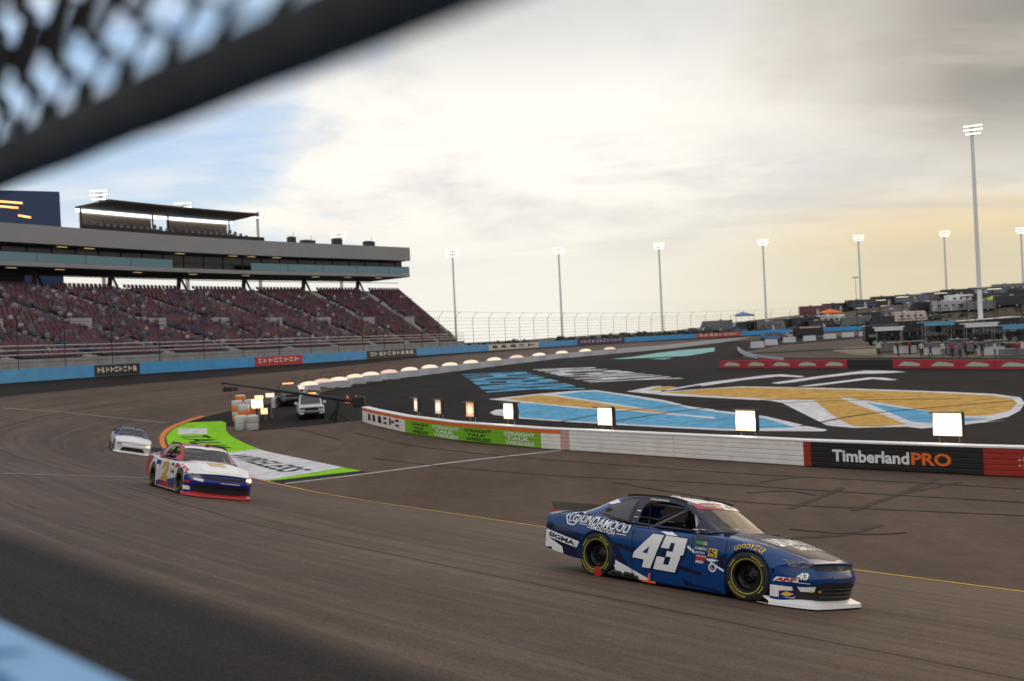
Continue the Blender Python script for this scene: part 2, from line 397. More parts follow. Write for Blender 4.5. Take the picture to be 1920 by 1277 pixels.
# ------------------------------------------------------------------ pixel of the photograph -> point of the place
CR, SR = math.cos(ROLL), math.sin(ROLL)
def ray(px, py):
    a, b = (px-960)/F, (638.5-py)/F
    return Vector((a*CR+b*SR, 1, -a*SR+b*CR))
def zin(Y): return -6. if Y < 60 else (-6+.0325*(Y-60) if Y < 140 else -3.4+.005*(min(Y, 400)-140))
def P(px, py, dz=0.0):
    d = ray(px, py); lo, hi = 5., 2000.
    for _ in range(60):
        m = (lo+hi)/2
        if d.z*m > zin(m)+dz: lo = m
        else: hi = m
    return Vector((d.x*lo, lo, d.z*lo))
def at(px, py, Y): return ray(px, py)*Y
def resample(pts, n):
    p = np.array([list(q) for q in pts], float); d = np.r_[0, np.cumsum(np.linalg.norm(np.diff(p, axis=0), axis=1))]
    s = np.linspace(0, d[-1], n); return np.stack([np.interp(s, d, p[:,i]) for i in range(p.shape[1])], 1)
def smooth_path(pts, n, it=None):
    """Catmull-Rom through the points, evenly resampled"""
    p = np.array([list(q) for q in pts], float); o = []
    p = np.vstack([2*p[0]-p[1], p, 2*p[-1]-p[-2]])
    for i in range(1, len(p)-2):
        for t in np.linspace(0, 1, 12, endpoint=False):
            a, b, c, d = p[i-1:i+3]
            o.append(.5*((2*b)+(-a+c)*t+(2*a-5*b+4*c-d)*t*t+(-a+3*b-3*c+d)*t**3))
    o.append(p[-2]); return resample(o, n)
def normals2d(path, side=1):
    t = np.gradient(np.asarray(path)[:, :2], axis=0); t /= np.linalg.norm(t, axis=1)[:, None]
    return np.stack([t[:,1]*side, -t[:,0]*side], 1)
# ------------------------------------------------------------------ ground and track
NX, NY = (.692, .722); BX, BY = (-.722, .692)          # across the straight (inwards) and back along it
def near(s, d, z=0): return (-.56+s*BX+d*NX, 1.20+s*BY+d*NY, z)
O_ctrl = [near(s, 0)[:2] for s in (-70, -50, -30, -15, 0)] + [(-11.1, 12.4), (-18.8, 22.7), (-24.9, 30.7), (-31, 40), (-36.5, 51), (-40.5, 64), (-42, 79), (-39, 94), (-31, 110), (-21.5, 130), (-7, 167), (16, 212), (45, 252), (75, 272), (102, 272), (130, 258), (170, 230), (230, 180)]
I_ctrl = [near(s, 22.7)[:2] for s in (-70, -50, -30, -15, 0)] + [(5.3, 27), (-2.0, 34.6), (-7.3, 40.4), (-11.5, 46), (-17, 54), (-22.6, 64.5), (-26, 76), (-25.5, 87), (-21.8, 97), (-17.6, 114), (-3.4, 138.0), (16.0, 177), (49, 239), (70, 255), (98, 250), (124, 238), (160, 212), (215, 165)]
NS = 240
Op = []; Ip = []
def catmull_same(ctrl, n):
    p = np.array(ctrl, float); p = np.vstack([2*p[0]-p[1], p, 2*p[-1]-p[-2]]); K = len(ctrl)-1; o = []
    for s in np.linspace(0, K-1e-6, n):
        i = int(s)+1; t = s-int(s); a, b, c, d = p[i-1:i+3]
        o.append(.5*((2*b)+(-a+c)*t+(2*a-5*b+4*c-d)*t*t+(-a+3*b-3*c+d)*t**3))
    return np.array(o)
Op = catmull_same(O_ctrl, NS); Ip = catmull_same(I_ctrl, NS)
Oz = np.interp(np.linspace(0, 1, NS), [0, .35, .6, 1], [-1.46, -1.48, -1.6, -1.6])
Iz = np.array([zin(y)+.03 for y in Ip[:,1]]); Iz = np.convolve(np.pad(Iz, 3, 'edge'), np.ones(7)/7, 'valid')
NV = 14
def build_track():
    vs = []; uvs = []
    mid = (Op+Ip)/2; L = np.r_[0, np.cumsum(np.linalg.norm(np.diff(mid, axis=0), axis=1))]
    for i in range(NS):
        w = np.linalg.norm(Ip[i]-Op[i])
        for j in range(NV+1):
            t = j/NV; vs.append((*(Op[i]*(1-t)+Ip[i]*t), Oz[i]*(1-t)+Iz[i]*t)); uvs.append((L[i], t*w if w < 24 else t*24))
    fs = [(i*(NV+1)+j, i*(NV+1)+j+1, (i+1)*(NV+1)+j+1, (i+1)*(NV+1)+j) for i in range(NS-1) for j in range(NV)]
    me = bpy.data.meshes.new('race_track'); me.from_pydata(vs, [], fs); me.materials.append(M['track'])
    uv = me.uv_layers.new(name='UVMap'); li = [l.vertex_index for l in me.loops]
    uv.data.foreach_set('uv', [c for k in li for c in uvs[k]]); me.polygons.foreach_set('use_smooth', [True]*len(fs)); me.update()
    o = link('race_track', me); o['kind'] = 'structure'; o['label'] = 'banked brown asphalt race track'
    return vs, fs
TV, TF = build_track()
def build_sheet():
    ys = [-80, -20, 0, 20, 40, 60, 80, 100, 120, 140, 170, 200, 260, 330, 400, 700, 1500, 4000, 9000]
    xs = [-9000, -3000, -800, -200, -60, 0, 60, 120, 200, 400, 1200, 4000, 9000]
    vs = [(x, y, zin(y)) for y in ys for x in xs]; n = len(xs)
    fs = [(j*n+i, j*n+i+1, (j+1)*n+i+1, (j+1)*n+i) for j in range(len(ys)-1) for i in range(n-1)]
    me = bpy.data.meshes.new('infield_ground'); me.from_pydata(vs, [], fs); me.materials.append(M['infield'])
    o = link('infield_ground', me); o['kind'] = 'structure'; return vs, fs
SV, SF = build_sheet()
def offs(fs, n): return [[i+n for i in f] for f in fs]
GROUND = BVHTree.FromPolygons([Vector(v) for v in TV+SV], [list(f) for f in TF]+offs(SF, len(TV)))
def G(px, py):
    h = GROUND.ray_cast(Vector((0,0,0)), ray(px, py).normalized()); return h[0], h[1]
def drop(x, y):
    h = GROUND.ray_cast(Vector((x, y, 50)), Vector((0,0,-1))); return h[0].z, h[1]

def ground_sheet(name, px_polys, material, dz, texts=(), kind='structure', label=None, world=False, grid=(None, 6)):
    """a painted or paved sheet lying dz above the infield ground; outlines given as pixels or plan points"""
    cv = lambda p: tuple(p) if world else tuple(P(*p))[:2]
    bm = poly_bm([[cv(p) for p in q] for q in px_polys], [(t[0], [cv(p) for p in t[1]], t[2]) for t in texts], grid)
    for v in bm.verts: v.co.z = zin(v.co.y)+dz
    bmesh.ops.recalc_face_normals(bm, faces=bm.faces[:])
    for f in bm.faces:
        if f.normal.z < 0: f.normal_flip()
    o = bm_obj(name, bm, material); o['kind'] = kind
    if label: o['label'] = label
    return o
def ribbon(name, pts, w, material, dz, label=None):
    """painted line draped on the ground; pts are plan points"""
    p = smooth_path(pts, max(8, int(len(pts)*10))); n = normals2d(p); A = []; B = []
    for q, m in zip(p, n):
        for s, Lst in ((-1, A), (1, B)):
            x, y = q[0]+m[0]*s*w/2, q[1]+m[1]*s*w/2; Lst.append((x, y, drop(x, y)[0]+dz))
    o = MB().strip(A, B).build(name, material); o['kind'] = 'structure'
    if label: o['label'] = label
    return o

# brown apron between the yellow line and the white inner wall
wall_px = [(680,792),(700,798),(760,812),(850,826),(1015,842),(1060,845),(1520,876),(1845,893),(1920,896)]
WALL = [P(*q) for q in wall_px]
dr = (WALL[-1]-WALL[-3]).normalized(); WALL.append(WALL[-1]+dr*14); WALL.append(WALL[-1]+dr*30)
apron_plan = [tuple(q) for q in Ip[::4] if q[1] < 78 and q[0] > -27]
pit_edge = [(q.x+.3, q.y+.4) for q in WALL]
ground_sheet('apron_pavement', [apron_plan + [tuple(P(440,800))[:2], tuple(P(475,809))[:2], tuple(P(600,797))[:2], tuple(P(678,788))[:2]] + pit_edge], M['apron'], .006, world=True)
# pit road beyond the red wall
ground_sheet('pit_road', [[(1392,671),(1404,658),(1460,648),(1560,640),(1640,632),(1760,640),(1920,648),(1990,652),(1990,672),(1700,671)]], M['pit_floor'], .006)
ground_sheet('pit_pavement', [[(1560,658),(1590,651),(1650,648),(1720,650),(1920,652),(1990,656),(1990,671),(1660,669),(1600,665)]], M['tan_floor'], .012)

# painted lines on the track
yl = [tuple(near(s, 22.55)[:2]) for s in (-60, -40, -22, -10, 0)] + [tuple(q) for q in Ip[62:96:3]]
yl_i = [k for k in range(NS) if Ip[k][1] < 46.2 and k > 2]
ribbon('yellow_line', [tuple(Ip[k]*.985+Op[k]*.015) for k in yl_i[::2]], .20, M['yellow_line'], .012, 'thin yellow line along the inside of the track')
or_i = [k for k in range(NS) if Ip[k][1] >= 45.4 and Ip[k][1] < 84 and Ip[k][0] < 0]
ribbon('orange_line', [tuple(Ip[k]*.985+Op[k]*.015) for k in or_i], .34, M['orange_line'], .014, 'orange line curving round the painted apron')
def track_pts(pix): return [tuple(G(*q)[0])[:2] for q in pix]
ribbon('white_line', [tuple(P(*q))[:2] for q in ((535,907),(700,887),(870,865),(1052,845))], .30, M['grey_line'], .016, 'white line crossing the apron to the inner wall')
ribbon('white_line', track_pts([(2,889),(150,893),(330,899),(520,907)]), .13, M['thin_line'], .014, 'faint white line across the track by the red car')
ribbon('white_line', track_pts([(2,765),(120,773),(220,784),(312,793)]), .22, M['thin_line'], .014, 'faint white line across the track above the white car')
# tar seams wandering over the apron
for pts in ([(664,812),(800,840),(960,857),(1100,868),(1400,889),(1700,905),(1920,918)], [(700,860),(860,878),(1050,893),(1300,905),(1560,922),(1920,943)],
            [(1150,905),(1300,930),(1420,944),(1700,958),(1920,968)], [(640,826),(560,806),(500,806)], [(1480,993),(1560,1000),(1640,1003),(1700,1000)], [(1400,925),(1480,922),(1530,930)]):
    ribbon('tar_seam', [tuple(G(*q)[0])[:2] for q in pts], .085, M['black_paint'], .020)
TM = mat('tyre_mark', (.086,.066,.056), .9, vary=.3, spec=.05)
for a in ([(1600,958),(1680,930),(1760,898)], [(1480,955),(1540,932),(1580,915)], [(1400,912),(1440,902),(1500,895)], [(1700,925),(1800,905)], [(1470,1010),(1580,1003),(1650,985)]):
    ribbon('tyre_mark', [tuple(G(*q)[0])[:2] for q in a], .28, TM, .017)

# lime and white sponsor paint on the apron
def g48(u, v): return (290+u/4.8, 770+v/4.8)
ground_sheet('lime_paint', [[g48(*q) for q in ((135,120),(360,106),(600,95),(642,110),(640,180),(672,215),(720,250),(800,290),(930,345),(600,388),(160,362),(118,300),(100,240),(108,170))],
     [g48(*q) for q in ((1700,515),(1860,542),(1020,636),(1000,628))]], M['lime_paint'], .012, label='lime green sponsor paint on the apron')
ground_sheet('white_paint', [[g48(*q) for q in ((930,347),(1700,513),(1000,630),(870,640),(560,480),(600,388))], [g48(*q) for q in ((215,165),(470,160),(475,212),(205,215))]], M['white_paint'], .016, label='white sponsor paint on the apron')
ground_sheet('black_paint', [[g48(*q) for q in ((1862,542),(1925,560),(1130,662),(1030,636))]], M['black_paint'], .010,
     texts=[])
ground_sheet('sponsor_lettering', [], M['black_paint'], .021, texts=[('TALK', [g48(410,352), g48(705,345), g48(470,222), g48(215,226)][0:4] and [g48(215,226), g48(410,352), g48(705,345), g48(470,222)], .02),
     ('WIRELESS', [g48(610,402), g48(1130,558), g48(1440,540), g48(820,396)], .02)], label='black sponsor lettering painted on the apron')

# the big emblem and the two words painted on the dark infield
def c384(u, v): return (840+u/3.84, 640+v/3.84)
def c282(u, v): return (1240+u/2.8235, 600+v/2.8235)
WP, BP, GP = M['white_paint'], M['blue_paint'], M['gold_paint']
ground_sheet('blue_lettering', [], BP, .010, texts=[('PHOENIX', [c384(95,240), c384(270,370), c384(1010,345), c384(560,220)], .03)], label='light blue word painted on the dark infield')
ground_sheet('white_lettering', [], WP, .010, texts=[('RACEWAY', [c384(600,203), c384(1050,305), c384(1710,268), c384(1050,187)], .03)], label='white word painted on the dark infield')
ground_sheet('teal_emblem_paint', [[c384(*q) for q in ((1170,128),(1330,112),(1500,85),(1700,62),(1920,45),(1920,72),(1760,100),(1560,130))]], M['teal_paint'], .010)
# white outline sheets lie below, coloured fields above
emb = [[c384(*q) for q in ((290,418),(640,380),(900,358),(1060,352),(1300,385),(1560,425),(1740,470),(1920,492),(1920,640),(1300,608),(700,570),(510,556),(520,440))],
       [c384(*q) for q in ((300,515),(345,492),(400,490),(400,540),(330,530))],
       [c384(*q) for q in ((1285,362),(1480,325),(1535,321),(1535,386),(1500,382))]]
emb_right = [[c282(*q) for q in ((0,380),(420,352),(600,355),(1040,364),(1500,380),(1760,392),(1900,410),(1925,440),(1900,480),(1840,512),(1700,545),(1560,560),(1380,575),(1300,566),(1020,572),(880,560),(640,440),(580,428),(0,398))],
       [c282(*q) for q in ((282.35,478),(400,490),(560,512),(700,545),(880,582),(860,590),(400,588),(282.35,584))],
       [c282(*q) for q in ((1600,552),(1850,530),(1700,545))],
       [c282(*q) for q in ((0,372),(250,330),(560,292),(640,288),(760,299),(740,304),(620,299),(440,318),(220,350),(200,346),(160,352),(40,374))],
       [c282(*q) for q in ((580,334),(800,302),(1080,268),(1230,270),(1300,276),(1200,282),(1040,286),(860,306),(700,330),(620,338))],
       [c282(*q) for q in ((720,352),(900,330),(1100,304),(1180,306),(1255,317),(1200,320),(1120,313),(960,332),(820,349),(780,352))]]
ground_sheet('white_emblem_paint', emb+emb_right, WP, .010, label='white outlines of the big emblem painted on the infield')
ground_sheet('gold_emblem_paint', [[c384(*q) for q in ((410,415),(640,390),(760,396),(1000,430),(1220,466),(1440,492),(1660,520),(1500,512),(1240,490),(1060,484),(700,450))],
       [c384(*q) for q in ((1435,358),(1500,330),(1600,324),(1660,334),(1560,352))],
       [c282(*q) for q in ((10,384),(250,366),(440,357),(700,361),(1040,371),(1500,388),(1740,400),(1860,418),(1885,440),(1850,478),(1740,505),(1600,512),(1480,495),(1300,462),(1100,430),(940,406),(960,420),(1120,480),(1240,530),(1300,552),(1140,566),(1020,564),(900,500),(810,425),(560,418),(200,398))]], GP, .014, label='gold fields of the big emblem painted on the infield')
for a in ([(1000,800),(1180,770),(1400,752),(1640,745)], [(1120,795),(1330,765),(1560,752),(1800,748)], [(1500,800),(1640,775),(1900,752)], [(700,740),(830,722),(1000,712),(1180,704)]):
    ribbon('tyre_mark', [tuple(P(*q))[:2] for q in a], .26, M['infield'], .019)
ground_sheet('blue_emblem_paint', [[c384(*q) for q in ((770,386),(950,365),(1070,362),(1300,398),(1560,440),(1740,484),(1920,508),(1920,546),(1660,524),(1440,488),(1180,446))],
       [c384(*q) for q in ((500,446),(620,448),(880,478),(1060,492),(1240,498),(1500,520),(1700,538),(1920,560),(1920,628),(1300,598),(700,562),(520,548))],
       [c282(*q) for q in ((282.35,489),(380,500),(540,520),(720,570),(400,578),(282.35,575))],
       [c282(*q) for q in ((1080,436),(1240,462),(1440,488),(1600,520),(1760,524),(1600,540),(1430,548),(1330,540))]], BP, .014, label='light blue fields of the big emblem painted on the infield')
# ------------------------------------------------------------------ outer wall with its far boards and fence
Nout = -normals2d(Op, 1)
if (Nout[100] @ (Op[100]-Ip[100])) < 0: Nout = -Nout
def px_of(p):
    u, v = F*p[0]/p[1], F*p[2]/p[1]
    return 960+u*CR-v*SR, 638.5-(u*SR+v*CR)
far_k = [k for k in range(NS) if Op[k][1] > 60]
far_px = {k: px_of((Op[k][0], Op[k][1], Oz[k]))[0] for k in far_k}
def wall_at(px):
    """point of the far outer wall's foot seen at this picture column"""
    for a, b in zip(far_k[:-1], far_k[1:]):
        if far_px[a] <= px < far_px[b]:
            t = (px-far_px[a])/(far_px[b]-far_px[a]); return a+t
    return far_k[-1]
def wp(k, out=0.0, z=0.0):
    i = min(int(k), NS-2); t = k-i
    p = Op[i]*(1-t)+Op[i+1]*t+(Nout[i]*(1-t)+Nout[i+1]*t)*out
    return (p[0], p[1], Oz[i]*(1-t)+Oz[i+1]*t+z)
WH = 1.12
ow = thing('outer_wall', 'long light blue concrete wall round the outside of the banked track', 'wall', wp(0))
ow0 = Vector(wp(0))
def child(mb, name, mats, root, org):
    o = mb.build(name, mats, root); o.matrix_parent_inverse = Matrix.Translation(-Vector(org)); return o
ks = np.linspace(0, NS-2, 300)
mb = MB().strip([wp(k,0,-.3) for k in ks], [wp(k,0,WH) for k in ks]); mb.strip([wp(k,.62,WH) for k in ks], [wp(k,.62,-1.5) for k in ks])
child(mb, 'wall_face', M['wall_blue'], ow, ow0)
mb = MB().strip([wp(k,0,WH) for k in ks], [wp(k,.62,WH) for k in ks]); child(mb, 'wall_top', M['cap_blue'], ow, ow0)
def scribble(x0, x1, z0, z1, n, seed):
    r = random.Random(seed); out = []; w = (x1-x0)/n
    for i in range(n):
        a = x0+i*w+.08*w; b = a+w*r.uniform(.55,.84); h = (z1-z0)
        k = r.randrange(3)
        if k == 0: out += [[(a,z0),(b,z0),(b,z0+.3*h),(a,z0+.3*h)], [(a,z0+.65*h),(b,z0+.65*h),(b,z1),(a,z1)]]
        elif k == 1: out += [[(a,z0),(a+.35*(b-a),z0),(a+.35*(b-a),z1),(a,z1)], [(a+.45*(b-a),z0+.35*h),(b,z0+.35*h),(b,z0+.7*h),(a+.45*(b-a),z0+.7*h)]]
        else: out += [[(a,z0),(b,z0),(b-.2*(b-a),z1),(a+.1*(b-a),z1)]]
    return out
M['pink_decal'] = mat('pink_decal', (.6,.42,.48), .5)
M['navy_board'] = mat('navy_board', (.03,.02,.09), .5)
M['light_board'] = mat('light_board', (.62,.56,.50), .5, vary=.1)
M['redorange_board'] = mat('redorange_board', (.55,.07,.03), .5)
for i, (a, b, bm_, tm, n) in enumerate([(177,262,'black_board','light_board',9), (478,567,'red_decal','light_board',8), (688,781,'black_board','light_board',10), (916,1010,'light_board','black_board',5), (1083,1171,'navy_board','pink_decal',11), (1306,1390,'redorange_board','light_board',8)]):
    kk = np.linspace(wall_at(a), wall_at(b), 24)
    brd = child(MB().strip([wp(k,-.03,.04) for k in kk], [wp(k,-.03,WH-.04) for k in kk]), 'sponsor_board', M[bm_], ow, ow0)
    tb = MB()
    for q in scribble(.06, .94, .34, .78, n, i):
        tb.add([wp(kk[0]+(kk[-1]-kk[0])*u, -.05, w*WH) for u, w in q], [(0,1,2,3)])
    t = tb.build('board_lettering', M[tm], brd)
# dark blue lettering on the top of the wall under the camera
mk = MB()
def cap_pt(px, py):
    d = ray(px, py); z = Oz[60]+WH+.004; return tuple(d*(z/d.z))
for q in ([(-30,1226),(-10,1219),(30,1217),(64,1222),(40,1226),(0,1232),(-30,1236)], [(-40,1264),(0,1256),(26,1274),(44,1290),(-40,1300)]):
    mk.add([cap_pt(*p) for p in q], [tuple(range(len(q)))])
child(mk, 'wall_lettering', M['deep_blue'], ow, ow0)

# catch fence far along the wall: posts and cables
cf = thing('catch_fence', 'tall catch fence of posts and cables on the far blue wall', 'fence', wp(wall_at(300)))
cf0 = Vector(wp(wall_at(300)))
pk = []; k = wall_at(-40)
dist = 0; prev = None
for q in np.linspace(wall_at(-40), min(wall_at(1890), NS-3), 900):
    p = np.array(wp(q)); 
    if prev is not None: dist += np.linalg.norm(p-prev)
    prev = p
    if dist > 6 or not pk: pk.append(q); dist = 0
post = MB().tube([(0,0,0),(0,0,4.6),(0,-.9,5.6)], .04, 6).mesh('fence_post', M['dark_steel'])
for q in pk:
    o = link('fence_post', post, cf); p = Vector(wp(q,.35,WH-.02)); nn = Nout[int(q)]
    o.matrix_parent_inverse = Matrix.Translation(-cf0); o.location = p; o.rotation_euler = (0,0,math.atan2(nn[1], nn[0])-R(90))
for z, out in [(.5,.35),(1.1,.35),(1.7,.35),(2.3,.35),(2.9,.35),(3.5,.35),(4.1,.35),(4.6,.35),(5.55,-.5)]:
    c = MB().tube([wp(q,out,WH+z) for q in pk], .020, 5); child(c, 'fence_cable', M['dark_steel'], cf, cf0)

# ------------------------------------------------------------------ white inner wall (energy absorbing tubes) with boards
iw = thing('inner_wall', 'white tubular safety wall with lime, black and red sponsor sections', 'wall', WALL[4]); iw0 = Vector(WALL[4])
WP2 = resample(WALL, 400); WN = normals2d(WP2)
if (WN[200] @ (-WP2[200][:2])) < 0: WN = -WN
WS = np.r_[0, np.cumsum(np.linalg.norm(np.diff(WP2, axis=0), axis=1))]
wcol = np.array([px_of(p)[0] if p[1] > 2 else 1e4+i for i, p in enumerate(WP2)]); wcol = np.maximum.accumulate(wcol)
def ws(px): return float(np.interp(px, wcol, WS))
def wpt(s, off, z):
    p = [np.interp(s, WS, WP2[:,i]) for i in range(3)]; n = [np.interp(s, WS, WN[:,i]) for i in range(2)]
    return (p[0]+n[0]*off, p[1]+n[1]*off, p[2]+z)
IWH = 1.16
S_end = WS[-1]
core = MB(); ss = np.linspace(0, S_end, 90)
core.strip([wpt(s,-.25,-.05) for s in ss], [wpt(s,-.25,IWH-.1) for s in ss]); core.strip([wpt(s,-.25,IWH-.1) for s in ss], [wpt(s,-.62,IWH-.1) for s in ss]); core.strip([wpt(s,-.62,IWH-.1) for s in ss], [wpt(s,-.62,-.05) for s in ss])
child(core, 'concrete_core', M['concrete'], iw, iw0)
cap = MB(); prof = [(.03,IWH-.07),(.03,IWH-.01),(.0,IWH),(-.5,IWH),(-.5,IWH-.06)]
for a, b in zip(prof[:-1], prof[1:]): cap.strip([wpt(s,*a) for s in ss], [wpt(s,*b) for s in ss])
child(cap, 'wall_cap', M['white_cap'], iw, iw0)
zones = [(680,760,'white_wall'), (760,1015,'lime'), (1015,1052,'white_wall'), (1052,1068,'pink'), (1068,1508,'white_wall'), (1508,1522,'red_board'), (1522,1845,'black_board'), (1845,None,'red_board')]
NT = 5; TZ = (IWH-.08-.03)/NT
for a, b, mname in zones:
    s0 = ws(a); s1 = ws(b) if b else S_end
    nseg = max(1, round((s1-s0)/7.5)) if (b is None or b-a > 20) else 1
    for g in range(nseg):
        a0 = s0+(s1-s0)*g/nseg+.006; a1 = s0+(s1-s0)*(g+1)/nseg-.006
        q = np.linspace(a0, a1, max(2, int((a1-a0)/1.6)+2))
        for t in range(NT):
            z0 = .03+t*TZ+.007; z1 = .03+(t+1)*TZ-.007; m_ = MB()
            pr = [(-.16,z0),(-.012,z0),(0,z0+.02),(0,z1-.02),(-.012,z1),(-.16,z1)]
            for (o0,h0),(o1,h1) in zip(pr[:-1], pr[1:]): m_.strip([wpt(s,o0,h0) for s in q], [wpt(s,o1,h1) for s in q])
            mm = M['orange'] if (t == NT-1 and a < 1050) else M[mname]
            child(m_, 'wall_tube', mm, iw, iw0)
child(MB().quad(wpt(.001,0,0), wpt(.001,-.6,0), wpt(.001,-.6,IWH), wpt(.001,0,IWH)), 'wall_end', M['concrete'], iw, iw0)
def wall_text(items, mname, polys=()):
    m_ = MB()
    for s_, pa, pb, z0, z1, sh in items:
        v, fs, asp = text2d(s_, .03); a, b = ws(pa), ws(pb)
        m_.add([wpt(a+(b-a)*u+sh*w, .006, z0+(z1-z0)*w) for u, w in v], fs)
    for pa, pb, pl in polys:
        a, b = ws(pa), ws(pb)
        for q in pl: m_.add([wpt(a+(b-a)*u, .006, w) for u, w in q], [tuple(range(len(q)))])
    return child(m_, 'wall_lettering', M[mname], iw, iw0)
for a, b, mname in ((772,805,'black_decal'), (812,862,'white_decal'), (872,922,'black_decal'), (946,1004,'white_decal')):
    wall_text([('STRAIGHT',a,b,.60,.80,0), ('TALK',a+4,b-10,.36,.54,0), ('WIRELESS',a+2,b-2,.10,.30,0)], mname)
wall_text([], 'black_decal', [(690,752,scribble(0,1,.30,.78,6,3))])
wall_text([('Timberland',1562,1706,.30,.80,0)], 'white_decal'); wall_text([('PRO',1710,1785,.30,.80,0)], 'orange')
wall_text([('CHAMPIONSHIP',1912,1990,.62,.78,0), ('RACEWAY',1912,1960,.34,.50,0)], 'light_board') if False else wall_text([], 'light_board', [(1910,1960,scribble(0,1,.60,.78,5,11)+scribble(0,1,.34,.50,5,12))])

# glowing lamps standing behind the white wall
def wall_lamp(px, py, w, h, label, glow):
    s = ws(px)
    for _ in range(6): s += .9*(px-px_of(wpt(s,-.95,.9))[0])*Vector(wpt(s,0,0)).y/F/max(.3,abs(wpt(s+1,0,0)[0]-wpt(s,0,0)[0]))
    base = Vector(wpt(s,-.95,0)); n = Vector((*[np.interp(s, WS, WN[:,i]) for i in range(2)], 0)).normalized()
    Y = base.y; sc = Y/F; ctr = at(px, py, Y); W, H = w*sc, h*sc
    t = thing('wall_lamp', label, 'lamp', base, math.atan2(n.y, n.x)-R(-90)-R(180)+R(180), 'lamps behind the white wall')
    zc = ctr.z-base.z
    # local -Y faces the track
    MB().box((0,.16,zc), (W+.06,.26,H+.06), bev=.03).build('housing', M['dark_steel'], t)
    MB().add([(-W/2,.005,zc-H/2),(W/2,.005,zc-H/2),(W/2*.98,.02,zc+H/2),(-W/2*.98,.02,zc+H/2)], [(0,1,2,3)]).build('reflector', glow, t)
    MB().box((0,-.01,zc+.02*H), (W,.02,.022)).build('reflector_bar', M['steel'], t)
    MB().box((0,-.06,zc+H/2+.05), (W+.1,.5,.03)).build('hood', M['dark_steel'], t)
    for sx in (-1, 1): MB().tube([(sx*W*.35,.2,0),(sx*W*.35,.2,zc-H/2)], .03, 6).build('leg', M['steel'], t)
lamps = [(780,759,15,24,'reflector_soft'), (822,763,20,25,'reflector_soft'), (882,768,24,26,'reflector_orange'), (954,771,28,28,'reflector_hot'), (1135,781,35,32,'reflector_hot'), (1399,789,43,37,'reflector_hot'), (1778,796,52,42,'reflector_hot')]
for i, (px, py, w, h, g) in enumerate(lamps):
    ex = ['behind the lime end of the wall', 'behind the lime section', 'with an orange glow', 'in front of the tip of the blue emblem', 'above the white section', 'between the blue stripes and the wall', 'above the black board'][i]
    wall_lamp(px, py, w, h, f'square glowing lamp {ex}, {ORD[i]} from the left', M[g])

# ------------------------------------------------------------------ far white wall with a row of lamps
fw_px = [(512,765),(531,754),(590,734),(648,726),(694,717),(926,687),(1050,672.5),(1143,664),(1260,653),(1346,643),(1445,634)]
FW = smooth_path([P(*q) for q in fw_px], 200); FWS = np.r_[0, np.cumsum(np.linalg.norm(np.diff(FW, axis=0), axis=1))]
fwc = np.maximum.accumulate(np.array([px_of(p)[0] for p in FW]))
FN = normals2d(FW); 
if (FN[60] @ (-FW[60][:2])) < 0: FN = -FN
def fpt(s, off, z):
    p = [np.interp(s, FWS, FW[:,i]) for i in range(3)]; n = [np.interp(s, FWS, FN[:,i]) for i in range(2)]
    return (p[0]+n[0]*off, p[1]+n[1]*off, p[2]+z)
fw = thing('pit_wall', 'low white wall curving away below the grandstand with lamps on top', 'wall', fpt(0,0,0)); fw0 = Vector(fpt(0,0,0))
M['pale_wall'] = mat('pale_wall', (.50,.52,.58), .6, vary=.1)
pr = [(.15,0),(.12,.80),(-.15,.80),(-.18,0)]; qs = np.linspace(0, FWS[-1], 25)
for g in range(24):
    q = np.linspace(qs[g]+.02, qs[g+1]-.02, 7); m_ = MB()
    for (o0,h0),(o1,h1) in zip(pr[:-1], pr[1:]): m_.strip([fpt(s,o0,h0) for s in q], [fpt(s,o1,h1) for s in q])
    e = [fpt(q[0],*p) for p in pr]; m_.add(e, [(0,1,2,3)]); e = [fpt(q[-1],*p) for p in pr]; m_.add(e, [(3,2,1,0)])
    child(m_, 'wall_block', M['pale_wall'], fw, fw0)
lens_px = [552, 578, 604, 634, 664, 694, 729, 767, 805, 843, 882, 926, 968, 1010, 1053, 1097, 1143]
lens_top = MB()
def dome_profile(W, H, n=12): return [(W/2*math.cos(math.pi*k/n), H*math.sin(math.pi*k/n)) for k in range(n+1)]
def make_dome(W):
    H = .46; fr = dome_profile(W, H); hood = MB(); lens = MB()
    a = [(x,-.30,.80+z) for x, z in fr]; b = [(x*.94,.28,.80+z*.9) for x, z in fr]
    hood.strip(a, b, sm=True); hood.add([(x,.28,z) for x, _, z in b], [tuple(range(len(b)))])
    l = [(x*.95,-.285,.80+.04+z*.90) for x, z in fr]; lens.add(l, [tuple(range(len(l)))])
    low = MB().add([(-W*.62,-.20,.05),(W*.62,-.20,.05),(W*.5,-.31,.84),(-W*.5,-.31,.84)], [(0,1,2,3)])
    return hood.mesh('hood', M['galvanised']), lens.mesh('lens', M['lamp_glow_soft']), low.mesh('base_panel', M['pale_wall'])
dh, dl, db = make_dome(2.3)
LENS = [dl]
for nm, c, e_ in (('lamp_glow_pink',(1,.62,.48),.72), ('lamp_glow_cream',(1,.82,.52),.85)):
    m2 = dl.copy(); m2.materials.clear(); m2.materials.append(mat(nm, (.5,.45,.4), .6, emit=c, estr=e_)); LENS.append(m2)
